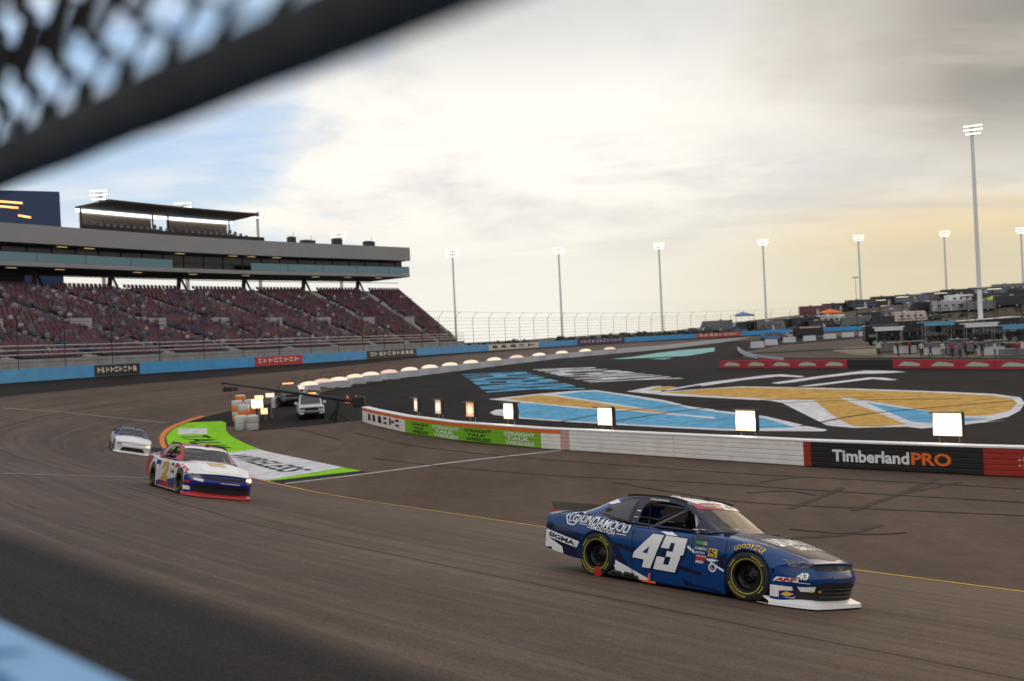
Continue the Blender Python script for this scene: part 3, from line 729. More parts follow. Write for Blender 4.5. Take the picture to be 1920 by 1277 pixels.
for i, px in enumerate(lens_px):
    s = float(np.interp(px, fwc, FWS)); b = Vector(fpt(s,0,0)); n = Vector((*[np.interp(s, FWS, FN[:,j]) for j in range(2)], 0)).normalized()
    toc = Vector((-b.x, -b.y, 0)).normalized(); f_ = (n*.4+toc*.6).normalized()
    t = thing('track_lamp', f'glowing half-round lamp on the far white wall, {ORD[i]} from the left', 'lamp', b, math.atan2(f_.y, f_.x)+R(90), 'lamps along the far white wall')
    link('hood', dh, t); link('lens', LENS[[0,0,1,0,2,0,1,0,0,2][i % 10]], t); link('base_panel', db, t)
    MB().tube([(0,.3,.5),(0,.34,1.9),(.5,.3,2.0)], .03, 5).build('post', M['dark_steel'], t)

# ------------------------------------------------------------------ red wall by the pits and its curved end
rw_px = [(1350,690),(1590,690),(1675,690),(1920,692),(2010,693)]
RW = [P(*q) for q in rw_px]
M['pit_red'] = mat('pit_red', (.40,.02,.035), .5, vary=.1); M['pit_green'] = mat('pit_green', (.42,.55,.42), .5, vary=.15)
rwt = thing('pit_road_wall', 'low red wall with pale green logo blocks in front of the pits', 'wall', RW[0])
RW0 = Vector(RW[0])
for (a, b, mname) in ((0,1,'pit_red'), (1,2,'black_board'), (2,4,'pit_red')):
    A_, B_ = RW[a], RW[b]; L_ = (B_-A_).length; d_ = (B_-A_).normalized(); nn = Vector((d_.y,-d_.x,0))
    if nn.dot(-A_) < 0: nn = -nn
    k = max(1, round(L_/3.2))
    for g in range(k):
        p0 = A_+(B_-A_)*((g+.005)/k); p1 = A_+(B_-A_)*((g+.995)/k); m_ = MB()
        lo = [p0+nn*.2, p1+nn*.2, p1-nn*.2, p0-nn*.2]; hi = [p+Vector((0,0,.86)) for p in (p0+nn*.16, p1+nn*.16, p1-nn*.16, p0-nn*.16)]
        m_.add(lo+hi, [(4,5,6,7),(0,1,5,4),(1,2,6,5),(2,3,7,6),(3,0,4,7)])
        blk = child(m_, 'wall_block', M[mname], rwt, RW0)
        if mname == 'pit_red':
            e = MB(); w0 = p0+(p1-p0)*.18+nn*.225; w1 = p0+(p1-p0)*.86+nn*.225; sh = (p1-p0)*.10
            e.add([w0+Vector((0,0,.24)), w1+Vector((0,0,.24)), w1-sh*.0+Vector((0,0,.46)), w1-sh*2+Vector((0,0,.60)), w0+sh*2.2+Vector((0,0,.66)), w0+sh+Vector((0,0,.5))], [(0,1,2,3,4,5)])
            q = e.build('logo_panel', M['pit_green'], blk)
cw = [P(*q) for q in ((1384,657),(1392,664),(1412,671),(1440,676),(1470,679))]
cwt = thing('curved_wall', 'short white and red wall curving round the pit road end', 'wall', cw[0])
cp = smooth_path(cw, 30)
child(MB().strip([(p[0],p[1],p[2]) for p in cp], [(p[0],p[1],p[2]+.55) for p in cp]).strip([(p[0],p[1]+.4,p[2]+.55) for p in cp], [(p[0],p[1]+.4,p[2]) for p in cp]), 'wall_face', M['pale_wall'], cwt, cw[0])
child(MB().strip([(p[0],p[1],p[2]+.555) for p in cp], [(p[0],p[1]+.4,p[2]+.555) for p in cp]), 'wall_top', M['white_cap'], cwt, cw[0])
child(MB().strip([(p[0],p[1]-.02,p[2]+.02) for p in cp[12:]], [(p[0],p[1]-.02,p[2]+.26) for p in cp[12:]]), 'red_stripe', M['pit_red'], cwt, cw[0])

# ------------------------------------------------------------------ grandstand
Fc = smooth_path([(-42,38),(-46.5,52),(-48,63),(-48,79),(-44,95.5),(-35.8,112),(-26,132),(-9.2,172)], 200)[::-1]
Dc = smooth_path([(-84,40),(-86,58),(-82,78),(-74,98),(-60,117),(-41,145),(-17,171)], 200)[::-1]
FS = resample(Fc, 121); DS = resample(Dc, 121)             # both run from the right end of the stand to the left
DN = normals2d(DS)
if (DN[30] @ (DS[30]-FS[30])) < 0: DN = -DN
BS = DS+DN*3.0
gs = thing('grandstand', 'huge curved grandstand with maroon seats below a grey two-storey suite deck', 'grandstand', (FS[0][0], FS[0][1], -1.5)); g0 = Vector((FS[0][0], FS[0][1], -1.5))
ZF, ZB = 0.2, 9.15; NR = 30
def gp(i, t, z): 
    j = min(int(i), 119); a = i-j
    f_ = FS[j]*(1-a)+FS[j+1]*a; b_ = BS[j]*(1-a)+BS[j+1]*a; p = f_*(1-t)+b_*t
    return (p[0], p[1], z)
tier = MB(); idx = np.arange(0, 121, 2)
for r in range(NR):
    z = ZF+(ZB-ZF)*r/(NR-1); t0, t1 = r/NR, (r+1)/NR; zp = ZF+(ZB-ZF)*(r-1)/(NR-1) if r else -2.0
    tier.strip([gp(i,t0,zp) for i in idx], [gp(i,t0,z) for i in idx]); tier.strip([gp(i,t0,z) for i in idx], [gp(i,t1,z) for i in idx])
side_ = [gp(0,0,-3)]
for r in range(NR):
    z = ZF+(ZB-ZF)*r/(NR-1); side_ += [gp(0,r/NR,z), gp(0,(r+1)/NR,z)]
side_ += [gp(0,1,-3)]; tier.add(side_, [tuple(range(len(side_)))])
child(tier, 'seating_tiers', M['tier'], gs, g0)
# stairways between the blocks of seats
Ld = np.r_[0, np.cumsum(np.linalg.norm(np.diff((FS+BS)/2, axis=0), axis=1))]
ais = [float(np.interp(s, Ld, np.arange(121))) for s in np.arange(7.5, Ld[-1], 10.5)]
aw = .055*121/ (Ld[-1]/10)
for a in ais:
    st = MB(); hw = .95*120/Ld[-1]
    for r in range(NR):
        z = ZF+(ZB-ZF)*r/(NR-1)+.02; zp = z-(ZB-ZF)/(NR-1)
        for e in range(2):
            ta, tb = (r+e*.5-.16)/NR, (r+e*.5+.5-.16)/NR; zz = z+e*.16+.02
            st.add([gp(a-hw,ta,zz-.17), gp(a+hw,ta,zz-.17), gp(a+hw,ta,zz), gp(a-hw,ta,zz), gp(a+hw,tb,zz), gp(a-hw,tb,zz)], [(0,1,2,3),(3,2,4,5)])
    child(st, 'stairway', M['aisle'], gs, g0)
# thousands of seats: one part
seat = MB()
for r in range(NR):
    z = ZF+(ZB-ZF)*r/(NR-1); t = (r+.35)/NR; tb = (r+.72)/NR
    A_ = np.array([gp(i,t,z) for i in np.arange(0, 121)]); L_ = np.r_[0, np.cumsum(np.linalg.norm(np.diff(A_, axis=0), axis=1))]
    for s in np.arange(.4, L_[-1]-.3, .62):
        i = float(np.interp(s, L_, np.arange(121)))
        if i > 95 or min(abs(i-a) for a in ais) < 1.1*120/Ld[-1]: continue
        h = .24*120/L_[-1]; a, b, c, d = gp(i-h,t,z+.42), gp(i+h,t,z+.42), gp(i+h,tb,z+.46), gp(i-h,tb,z+.46)
        e, f_ = gp(i+h,tb+.006,z+.90), gp(i-h,tb+.006,z+.90); g_, h_ = gp(i-h,t,z+.30), gp(i+h,t,z+.30)
        seat.add([a,b,c,d,e,f_,g_,h_], [(0,1,2,3),(3,2,4,5),(6,7,1,0)])
o = child(seat, 'seat', M['seat_maroon'], gs, g0); o['kind'] = 'stuff'
# front walkway wall, rails
fr = MB(); ii = np.arange(0, 121)
fr.strip([gp(i,-.10,-2) for i in ii], [gp(i,-.10,.35) for i in ii]); fr.strip([gp(i,-.10,.35) for i in ii], [gp(i,0,.22) for i in ii])
child(fr, 'front_wall', M['concrete'], gs, g0)
for z in (.75, 1.15, 1.55):
    child(MB().tube([gp(i,-.10,z) for i in ii], .045, 5), 'front_rail', M['galvanised'], gs, g0)
# access tunnels half way up
for a in ais[:-1]:
    c = Vector(gp(a+.2,.40,ZF+(ZB-ZF)*.40)); d_ = Vector(gp(a+.6,.4,0))-Vector(gp(a-.2,.4,0)); rz = math.atan2(d_.y, d_.x)
    child(MB().box((c.x,c.y,c.z+.45), (2.6,.9,1.1), rz=rz), 'tunnel_wall', M['aisle'], gs, g0)
# suite deck: fascia, window band, glass rail, soffit
def dp(i, out, z):
    j = min(int(i), 119); a = i-j; p = DS[j]*(1-a)+DS[j+1]*a+(DN[j]*(1-a)+DN[j+1]*a)*out
    return (p[0], p[1], z)
di = np.linspace(0, 120, 100)
def didx(px, z=17):
    cols = np.array([px_of(dp(i,0,z))[0] for i in di]); return float(np.interp(-px, -cols, di))
def dstrip(name, mat_, prof):
    m_ = MB()
    for (o0,z0),(o1,z1) in zip(prof[:-1], prof[1:]): m_.strip([dp(i,o0,z0) for i in di], [dp(i,o1,z1) for i in di])
    e = [dp(0,o,z) for o, z in prof]
    if len(e) > 2: m_.add(e, [tuple(range(len(e)))])
    return child(m_, name, mat_, gs, g0)
dstrip('upper_fascia', M['fascia'], [(3,14.5),(-.3,14.5),(-.3,16.75),(3,16.75)])
dstrip('lower_fascia', M['fascia'], [(.25,11.7),(0,11.7),(0,12.25),(.25,12.25)])
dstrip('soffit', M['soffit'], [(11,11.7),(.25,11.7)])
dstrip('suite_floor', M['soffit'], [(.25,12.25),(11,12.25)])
dstrip('window_band', M['dark_glass'], [(2.2,12.25),(2.2,14.5)])
dstrip('roof_deck', M['concrete'], [(3,16.75),(12,16.75)])
dstrip('back_wall', M['soffit'], [(11,11.7),(11,16.75)])
dstrip('handrail', M['dark_steel'], [(.05,13.36),(.05,13.46)])
m_ = MB(); m_.add([dp(0,.0,11.7),dp(0,11,11.7),dp(0,11,16.75),dp(0,2,16.75),dp(0,2,14.5),dp(0,2,12.25),dp(0,0,12.25)], [tuple(range(7))]); child(m_, 'end_wall', M['fascia'], gs, g0)
for a, b in [(0,3.6)]+[(3.66+k*5.2, 3.66+k*5.2+5.14) for k in range(22) if 3.66+k*5.2+5.1 < 120]:
    if 352 < px_of(dp((a+b)/2,0,12.8))[0] < 482: continue
    q = np.linspace(a, b, 8); child(MB().strip([dp(i,.05,12.27) for i in q], [dp(i,.05,13.36) for i in q]), 'glass_rail', M['teal_glass'], gs, g0)
for i in np.arange(1, 120, 2.6):
    child(MB().box(dp(i,2.12,13.4), (.12,.12,2.2)), 'mullion', M['dark_steel'], gs, g0)
for i in (20, 23.5, 26, 33, 44, 47, 58, 60, 64, 69, 75, 78, 84, 88, 92, 97):
    p0, p1 = dp(i-.55,1.3,14.44), dp(i+.55,1.3,14.44); p2, p3 = dp(i+.55,1.7,14.44), dp(i-.55,1.7,14.44)
    child(MB().quad(p0,p1,p2,p3), 'ceiling_light', M['room_glow'], gs, g0)
for i in (4, 9, 14, 24, 31, 38, 47, 52, 60, 66, 74, 82, 88):
    p0, p1 = dp(i-.5,2.0,11.66), dp(i+.5,2.0,11.66); child(MB().quad(p0,p1,dp(i+.5,2.5,11.66),dp(i-.5,2.5,11.66)), 'soffit_light', M['room_glow'], gs, g0)
for i in list(np.arange(6, 120, 8.5)):
    a, b = Vector(dp(i,4.6,11.7)), Vector(dp(i,3.2,9.6)); cc = Vector(dp(i,5.2,8.2))
    child(MB().tube([cc, a], .32, 8), 'column', M['dark_steel'], gs, g0)
    child(MB().tube([Vector(dp(i-1.2,4.8,9.0)), a], .16, 6), 'brace', M['dark_steel'], gs, g0)
child(MB().tube([dp(i,3.1,10.9) for i in di], .05, 5), 'top_rail', M['dark_steel'], gs, g0)
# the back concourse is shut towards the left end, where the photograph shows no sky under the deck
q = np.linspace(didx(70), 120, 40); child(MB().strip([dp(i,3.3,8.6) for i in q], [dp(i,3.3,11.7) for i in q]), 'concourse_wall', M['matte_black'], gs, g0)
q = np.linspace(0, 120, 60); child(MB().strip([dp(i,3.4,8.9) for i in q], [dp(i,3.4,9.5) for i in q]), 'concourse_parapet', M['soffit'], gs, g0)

# terrace on the deck: canopy, light strip, seats
t0, t1 = didx(487), didx(205)
tr = thing('terrace_canopy', 'dark flat canopy with a lit white edge over rows of terrace seats', 'canopy', dp(t1,0,16.75)); tr0 = Vector(dp(t1,0,16.75))
q = np.linspace(t0, t1, 40)
m_ = MB(); m_.strip([dp(i,-.2,20.6) for i in q], [dp(i,7.2,20.5) for i in q]); m_.strip([dp(i,-.2,20.85) for i in q], [dp(i,7.2,20.7) for i in q]); m_.strip([dp(i,-.2,20.6) for i in q], [dp(i,-.2,20.85) for i in q])
for i in (t0, t1): m_.add([dp(i,-.2,20.6),dp(i,7.2,20.5),dp(i,7.2,20.7),dp(i,-.2,20.85)], [(0,1,2,3)])
child(m_, 'roof', M['canopy_wood'], tr, tr0)
child(MB().strip([dp(i,7.1,20.02) for i in q], [dp(i,7.1,20.46) for i in q]), 'light_strip', M['strip_glow'], tr, tr0)
for a, b in ((t0+.6, t0+(t1-t0)*.43), (t0+(t1-t0)*.53, t1-.5)):
    q2 = np.linspace(a, b, 20); child(MB().strip([dp(i,7.3,16.7) for i in q2], [dp(i,7.3,20.2) for i in q2]), 'back_wall', M['tan_wall'], tr, tr0)
    for r in range(4):
        q3 = np.linspace(a+.3, b-.3, int((b-a)*1.3)); s_ = MB()
        for i in q3:
            z = 16.8+.42*(r+1); s_.add([dp(i-.2,1.2+r*1.4,z),dp(i+.2,1.2+r*1.4,z),dp(i+.2,1.7+r*1.4,z),dp(i-.2,1.7+r*1.4,z),dp(i+.2,1.75+r*1.4,z+.5),dp(i-.2,1.75+r*1.4,z+.5)], [(0,1,2,3),(3,2,4,5)])
        s_.strip([dp(i,1.0+r*1.4,16.75+.42*r) for i in q2], [dp(i,1.0+r*1.4,16.75+.42*(r+1)-.2) for i in q2]); s_.strip([dp(i,1.0+r*1.4,16.75+.42*(r+1)-.2) for i in q2], [dp(i,2.4+r*1.4,16.75+.42*(r+1)-.2) for i in q2])
        child(s_, 'seat_row', M['terrace_seat'], tr, tr0)
for i in (t0+.5, t0+(t1-t0)*.43, t0+(t1-t0)*.53, t1-.5): child(MB().tube([dp(i,6.9,16.7),dp(i,6.9,20.5)], .12, 8), 'column', M['dark_steel'], tr, tr0)
q = np.linspace(didx(495), didx(150), 40)
child(MB().strip([dp(i,-.1,16.76) for i in q], [dp(i,-.1,17.3) for i in q]), 'parapet', M['black'], tr, tr0)
# dark boxes, cameras and people-high plant along the deck's edge
for px, w, h in ((700,1.9,.9), (640,1.6,1.1), (585,2.4,.6), (555,1.2,1.0)):
    i = didx(px); c = dp(i,1.2,0)
    t = thing('deck_cabinet', f'small dark plant cabinet on the edge of the suite deck, {["rightmost","second from the right","low and wide","leftmost"][[700,640,585,555].index(px)]}', 'cabinet', (c[0],c[1],16.75), R(40), 'cabinets on the suite deck')
    MB().box((0,0,h/2), (w,.8,h), bev=.04).build('housing', M['dark_steel'], t); MB().box((0,0,h+.05), (w*.5,.5,.1)).build('vent', M['galvanised'], t)
    MB().tube([(w*.3,0,h),(w*.3,0,h+.8)], .03, 5).build('mast', M['dark_steel'], t)

# dark blue tower at the left end
tb = at(14, 350, 158); tw = thing('tower', 'dark blue tower with orange lit signs behind the left end of the deck', 'tower', (tb.x-4,tb.y+6,10)); tz = tb.z-10
MB().box((0,0,tz/2-1), (17,6,tz+2.2), bev=.1, rz=R(28)).build('body', M['tower_blue'], tw)
for k, (x0, x1, z) in enumerate(((-10,42,377),(-10,34,386),(34,58,404))):
    a, b = at(x0,z-2,150), at(x1,z+2,150); a2 = at(x0,z+1.6,150); b2 = at(x1,z+5.6,150)
    o = MB().add([a2,b2,b,a], [(0,1,2,3)]).build('lit_sign', M['amber_glow'], tw); o.matrix_parent_inverse = Matrix.Translation(-Vector((tb.x-4,tb.y+6,10)))

# ------------------------------------------------------------------ light poles
def head_mesh(w=3.4):
    fr = MB(); gl = MB()
    for j, ww in enumerate((w, w, w*.8)):
        z = -.75*j; fr.box((0,.12,z), (ww,.22,.16))
        n = 6 if j < 2 else 5
        for i in range(n):
            x = (i-(n-1)/2)*ww/n; fr.box((x,0,z-.02), (.46,.34,.34), bev=.06); gl.add([(x-.2,-.175,z-.15),(x+.2,-.175,z-.15),(x+.2,-.175,z+.11),(x-.2,-.175,z+.11)], [(0,1,2,3)])
    for sx in (-.5,.5): fr.tube([(sx,.2,.2),(sx,.2,-1.7)], .07, 5)
    return fr.mesh('lamp_rack', M['pale_pole']), gl.mesh('lamp_lens', M['lamp_glow_pole'])
hf, hg = head_mesh()
poles = [(848,472,600,235,'beside the right end of the grandstand'), (1047,468,612,300,'above the low hill right of the grandstand'), (1235,459,606,315,'left of the parked motorhomes'), (1430,452,590,325,'above the left end of the hillside'), (1609,444,565,335,'left of the tallest mast'), (1770,436,545,330,'just left of the tallest mast'), (1822,240,545,190,'the tallest of all, above the pits'), (1914,430,540,330,'at the right edge')]
for i, (px, py, pb, Y, where) in enumerate(poles):
    top = at(px, py, Y); zb = zin(Y)-.2
    t = thing('light_pole', f'tall pale floodlight pole {where}', 'light pole', (top.x, top.y, zb), 0, 'floodlight poles round the far side')
    h = top.z-zb; r = Y/F*(2.0 if Y > 200 else 3.8)
    MB().tube([(0,0,0),(0,0,h*.5),(0,0,h+.2)], [r*1.15, r*.95, r*.8], 12).build('pole', M['pale_pole'], t)
    MB().lathe([(r*2,0),(r*2,.5),(r*1.3,.5)], 12).build('footing', M['concrete'], t)
    a = link('lamp_rack', hf, t); a.location = (0,-r-.1,h+.3); b = link('lamp_lens', hg, t); b.location = (0,-r-.1,h+.3); a['kind'] = b['kind'] = 'stuff'
    a.rotation_euler.z = b.rotation_euler.z = math.atan2(top.x, top.y)*-1
for i, (px, py, Y) in enumerate([(187,362,185), (345,385,190), (482,398,205), (636,440,215)]):
    top = at(px, py, Y); t = thing('light_pole', f'floodlight pole behind the grandstand, {ORD[i]} from the left', 'light pole', (top.x, top.y, zin(Y)), 0, 'floodlight poles behind the grandstand')
    h = top.z-zin(Y); MB().tube([(0,0,0),(0,0,h)], [.5,.25], 10).build('pole', M['galvanised'], t)
    a = link('lamp_rack', hf, t); a.location = (0,-.5,h+.3); b = link('lamp_lens', hg, t); b.location = (0,-.5,h+.3); a['kind'] = b['kind'] = 'stuff'

# ------------------------------------------------------------------ hill behind the far wall
def build_hill():
    xs = np.linspace(-60, 420, 97); ys = np.linspace(0, 1, 26); vs = []
    for t in ys:
        for x in xs:
            k = np.argmin(np.abs(Op[150:,0]-x))+150 if x > -7 else 150
            y0 = (np.interp(x, [-60,-7,16,45,75,102,130,170,230,420], [150,174,219,259,279,279,266,262,270,300]))+2
            crest = np.interp(x, [-60,-7,20,60,90,120,160,220,420], [.2,1.4,2.2,2.6,5.2,7.2,9.5,12,15])
            h = crest*(3*min(1,t*2.2)**2-2*min(1,t*2.2)**3)*(1 if t < .6 else 1-.0*t)
            vs.append((x+rng.normal(0,.4), y0+t*90, -2.9+ (h+1.0)+rng.normal(0,.10)*min(1,t*6)))
    n = len(xs); fs = [(j*n+i, j*n+i+1, (j+1)*n+i+1, (j+1)*n+i) for j in range(25) for i in range(n-1)]
    me = bpy.data.meshes.new('hill'); me.from_pydata(vs, [], fs); me.materials.append(M['hill']); me.polygons.foreach_set('use_smooth', [True]*len(fs))
    o = link('hill', me); o['kind'] = 'structure'; return BVHTree.FromPolygons([Vector(v) for v in vs], fs)
HILL = build_hill()
def hill_z(x, y):
    h = HILL.ray_cast(Vector((x,y,60)), Vector((0,0,-1))); return h[0].z if h[0] else zin(y)
# ------------------------------------------------------------------ stock cars
def pt_interp(x, tab):
    xs = [t[0] for t in tab]; return np.interp(x, xs, [t[1] for t in tab])
def sm_tab(tab, n=400, k=17):
    xs = np.linspace(tab[0][0], tab[-1][0], n); y = pt_interp(xs, tab); y = np.convolve(np.pad(y, k//2, 'edge'), np.ones(k)/k, 'valid'); return xs, y
T_w  = sm_tab([(-2.55,.84),(-2.4,.885),(-2.0,.93),(-1.4,.955),(-.9,.94),(0,.93),(.8,.94),(1.35,.96),(1.7,.955),(1.95,.94),(2.2,.93)])
T_zs = sm_tab([(-2.55,.895),(-2.2,.925),(-1.7,.93),(-1.3,.91),(-.9,.86),(-.3,.838),(.3,.834),(.7,.842),(1.0,.84),(1.35,.80),(1.6,.735),(1.9,.655),(2.2,.575)])
T_zc = sm_tab([(-2.55,.955),(-1.9,.985),(-1.2,.95),(.0,.93),(.75,.925),(.95,.905),(1.3,.865),(1.7,.785),(2.0,.70),(2.2,.615)])
T_zb = [(-2.55,.34),(-1.75,.24),(-1.7,.24),(-1.0,.055),(.97,.05),(1.6,.10),(2.2,.10)]
def car_g(y): a = abs(y)/.93; return .42*a**5.5+.045*a*a
def car_S(u): t = min(1, max(0, (u-1.2)/1.0)); return t*t*(3-2*t)
def tail_g(y): a = abs(y)/.9; return .05*a**5+.02*a*a
def tail_S(u): t = min(1, max(0, (-1.9-u)/.65)); return t*t*(3-2*t)
NSD, NCR, NTP = 26, 9, 14
def car_profile(u):
    """half section (right side, y<0): bottom of the skirt up to the middle of the roof of the lower body"""
    w = np.interp(u, *T_w); zs = np.interp(u, *T_zs); zc = np.interp(u, *T_zc); zb = pt_interp(u, T_zb); r = .085
    pts = []
    for i in range(NSD):
        t = i/(NSD-1); z = zb+(zs-r-zb)*t
        b = 1-.018*((z-.50)/.35)**2 - (.02*max(0,(z-.60)/.25)**2)
        pts.append((-w*b, z))
    y0, z0 = pts[-1]
    for i in range(1, NCR+1):
        a = (math.pi/2)*i/NCR; pts.append((y0+r*1.35*(1-math.cos(a)), z0+r*math.sin(a)))
    y1, z1 = pts[-1]
    for i in range(1, NTP+1):
        t = i/NTP; y = y1*(1-t); pts.append((y, z1+(zc-z1)*(1-(y/y1)**2)**.8 if zc > z1 else z1))
    return pts
def car_xyz(u, y, z):
    x = u - car_S(u)*car_g(y) + tail_S(u)*tail_g(y)
    if u > 1.9: x += .0
    return (x, y, z)
NU = 190; CU = np.linspace(-2.55, 2.2, NU); CU = np.concatenate([CU])
CPROF = [car_profile(u) for u in CU]
def full(pr): return pr + [(-y, z) for y, z in pr[-2::-1]]
ARCH_R = .352; AX = (1.3335, -1.3335); AZ = .345
def shell_mesh():
    bm = bmesh.new(); rows = []
    for u, pr in zip(CU, CPROF): rows.append([bm.verts.new(car_xyz(u, y, z)) for y, z in full(pr)])
    K = len(rows[0]); dele = []
    for i in range(NU-1):
        for j in range(K-1):
            f = bm.faces.new((rows[i][j], rows[i][j+1], rows[i+1][j+1], rows[i+1][j])); f.smooth = True
            c = f.calc_center_median()
            if -1.25 < c.x < .62 and abs(c.y) < .79 and c.z > .8: dele.append(f); continue
            if abs(c.y) > .74:
                for ax in AX:
                    dx, dz = c.x-ax, c.z-AZ
                    if abs(dx) < ARCH_R and (dz < 0 or dx*dx+dz*dz < ARCH_R**2): dele.append(f); break
    bmesh.ops.delete(bm, geom=dele, context='FACES')
    rim = []
    for e in [e for e in bm.edges if e.is_boundary]:
        for v in e.verts:
            for ax in AX:
                if abs(v.co.y) > .74 and abs(v.co.x-ax) < ARCH_R+.06 and v.co.z < AZ+ARCH_R+.06:
                    dx, dz = v.co.x-ax, v.co.z-AZ
                    if abs(dx) > .40: continue
                    if dz > 0: k = ARCH_R/max(1e-6, math.hypot(dx,dz)); v.co.x, v.co.z = ax+dx*k, AZ+dz*k
                    elif abs(abs(dx)-ARCH_R) < .04: v.co.x = ax+math.copysign(ARCH_R, dx)
    be = [e for e in bm.edges if e.is_boundary and all(any(abs(v.co.x-ax) < ARCH_R+.01 for ax in AX) and abs(v.co.y) > .6 for v in e.verts)]
    r_ = bmesh.ops.extrude_edge_only(bm, edges=be)
    for v in [g for g in r_['geom'] if isinstance(g, bmesh.types.BMVert)]: v.co.y *= .90
    be = [e for e in bm.edges if e.is_boundary and all(v.co.z < .36 for v in e.verts) and not all(any(abs(v.co.x-ax) < ARCH_R for ax in AX) for v in e.verts)]
    r_ = bmesh.ops.extrude_edge_only(bm, edges=be)
    for v in [g for g in r_['geom'] if isinstance(g, bmesh.types.BMVert)]: v.co.y *= .965
    bmesh.ops.recalc_face_normals(bm, faces=bm.faces[:])
    return bm
def cap_grid(u, sgn):
    """front or rear face of the lower body as rows of points"""
    pr = car_profile(u); rows = []; M_ = 40
    zs_top = pr[NSD+NCR-1][1]
    for (y0, z) in pr[:NSD+NCR]:
        row = []
        for k in range(M_+1):
            y = y0*(1-2*k/M_); x, _, _ = car_xyz(u, y, z)
            ed = min(1, (1-abs(1-2*k/M_))/.14); ed = ed*ed*(3-2*ed)
            if sgn > 0: x += ed*(.055*math.exp(-((z-.40)/.10)**2) - .02*max(0,(z-.50)/.1) - .03*max(0,(.3-z)/.2) - .010)
            else: x -= ed*.05*math.exp(-((z-.52)/.10)**2)
            row.append((x, y, z))
        rows.append(row)
    top = [car_xyz(u, y, z) for y, z in full(pr)[NSD+NCR-1:len(full(pr))-(NSD+NCR-1)]]
    last = rows[-1]; n = len(top)
    rows.append([tuple(np.array([np.interp(k/M_, np.linspace(0,1,n), [p[a] for p in top]) for a in range(3)])) for k in range(M_+1)])
    return rows
def grid_mb(rows, sm=True, mb=None):
    mb = mb or MB(); n = len(rows[0]); vs = [p for r in rows for p in r]
    return mb.add(vs, [(i*n+j, i*n+j+1, (i+1)*n+j+1, (i+1)*n+j) for i in range(len(rows)-1) for j in range(n-1)], 0, sm)
# upper body rails: belt, roof edge, centre line
def rail(tab, n): return smooth_path(tab, n)
NH = 97
def rail_t(tab):
    """Catmull-Rom with the parameter carried in the first column, so the three rails share hoops"""
    tt = [t[0] for t in tab]; p = np.array([t[1:] for t in tab], float); q = np.linspace(0, 1, NH); o = np.stack([np.interp(q, tt, p[:,i]) for i in range(3)], 1)
    k = 5; return np.stack([np.convolve(np.pad(o[:,i], k//2, mode='reflect', reflect_type='odd'), np.ones(k)/k, 'valid') for i in range(3)], 1)
RB = rail_t([(0,.66,-.825,.868),(.18,.38,-.865,.868),(.33,.12,-.88,.868),(.5,-.42,-.885,.872),(.64,-.95,-.875,.900),(.8,-1.38,-.85,.935),(1,-1.95,-.80,.950)])
RE = rail_t([(0,.68,-.765,.88),(.16,.44,-.70,1.055),(.31,.16,-.64,1.235),(.40,-.08,-.628,1.288),(.5,-.42,-.62,1.302),(.64,-.94,-.61,1.288),(.72,-1.18,-.605,1.245),(.8,-1.40,-.60,1.165),(.9,-1.64,-.60,1.06),(1,-1.93,-.60,.960)])
RC = rail_t([(0,.86,0,.915),(.16,.58,0,1.075),(.31,.26,0,1.268),(.40,.0,0,1.318),(.5,-.42,0,1.335),(.64,-.94,0,1.322),(.72,-1.18,0,1.28),(.8,-1.40,0,1.20),(.9,-1.64,0,1.09),(1,-1.90,0,.985)])
NVS, NVT = 18, 16
def hoop(i):
    b, e, c = RB[i], RE[i], RC[i]; pts = []
    for k in range(NVS):
        v = k/(NVS-1); p = b*(1-v)+e*v; bul = .035*math.sin(math.pi*v)*min(1, (e[2]-b[2])/.25); pts.append((p[0], p[1]-bul, p[2]))
    for k in range(1, NVT+1):
        s = k/NVT; y = e[1]*(1-s); sh = (1-(1-s)**2.4)
        pts.append((e[0]+(c[0]-e[0])*sh, y, e[2]+(c[2]-e[2])*sh))
    return pts
HOOPS = [hoop(i) for i in range(NH)]
HF = [h + [(x, -y, z) for x, y, z in h[-2::-1]] for h in HOOPS]
def hi(t): return int(round(t*(NH-1)))
H_ws = hi(.325); H_rw0 = hi(.66); H_rw1 = hi(.965)
H_d0, H_d1 = hi(.17), hi(.55); H_q0, H_q1 = hi(.60), hi(.79)
V0, V1 = 1, NVS-3
KF = len(HF[0])
def face_kind(i, j):
    """which panel the quad between hoops i,i+1 and points j,j+1 belongs to"""
    jj = j if j < KF//2 else KF-2-j
    if jj >= NVS-1+1:
        if i < H_ws and i >= 1: return 'windshield'
        if H_rw0 <= i < H_rw1 and jj >= NVS+1: return 'rear_window'
        return 'roof'
    if V0 <= jj < V1:
        if H_d0 <= i < H_d1: return 'open'
        if H_d1 <= i < H_q0: return 'pillar'
        if H_q0 <= i < H_q1:
            # the quarter window runs to a point at the rear
            lim = V1-(i-H_q0)*.30*1.0
            return 'quarter' if jj < max(V0+3, lim) else ('sail' if i >= hi(.70) else 'roof')
    if i >= hi(.70) and jj < NVS+2: return 'sail'
    return 'roof'
def upper_mesh(kind, sidesel=None):
    mb = MB(); idx = {}; 
    for i in range(NH-1):
        for j in range(KF-1):
            if face_kind(i, j) != kind: continue
            if sidesel is not None and ((j < KF//2) != (sidesel < 0)): continue
            f = []
            for a, b in ((i,j),(i,j+1),(i+1,j+1),(i+1,j)):
                if (a,b) not in idx: idx[(a,b)] = len(mb.v); mb.v.append(HF[a][b])
                f.append(idx[(a,b)])
            mb.f.append(f); mb.m.append(0); mb.smooth.append(True)
    return mb
_sb = shell_mesh(); _vs = [v.co.copy() for v in _sb.verts]; _sb.verts.index_update()
_fs = [[v.index for v in f.verts] for f in _sb.faces]
CAPF, CAPR = cap_grid(2.2, 1), cap_grid(-2.55, -1)
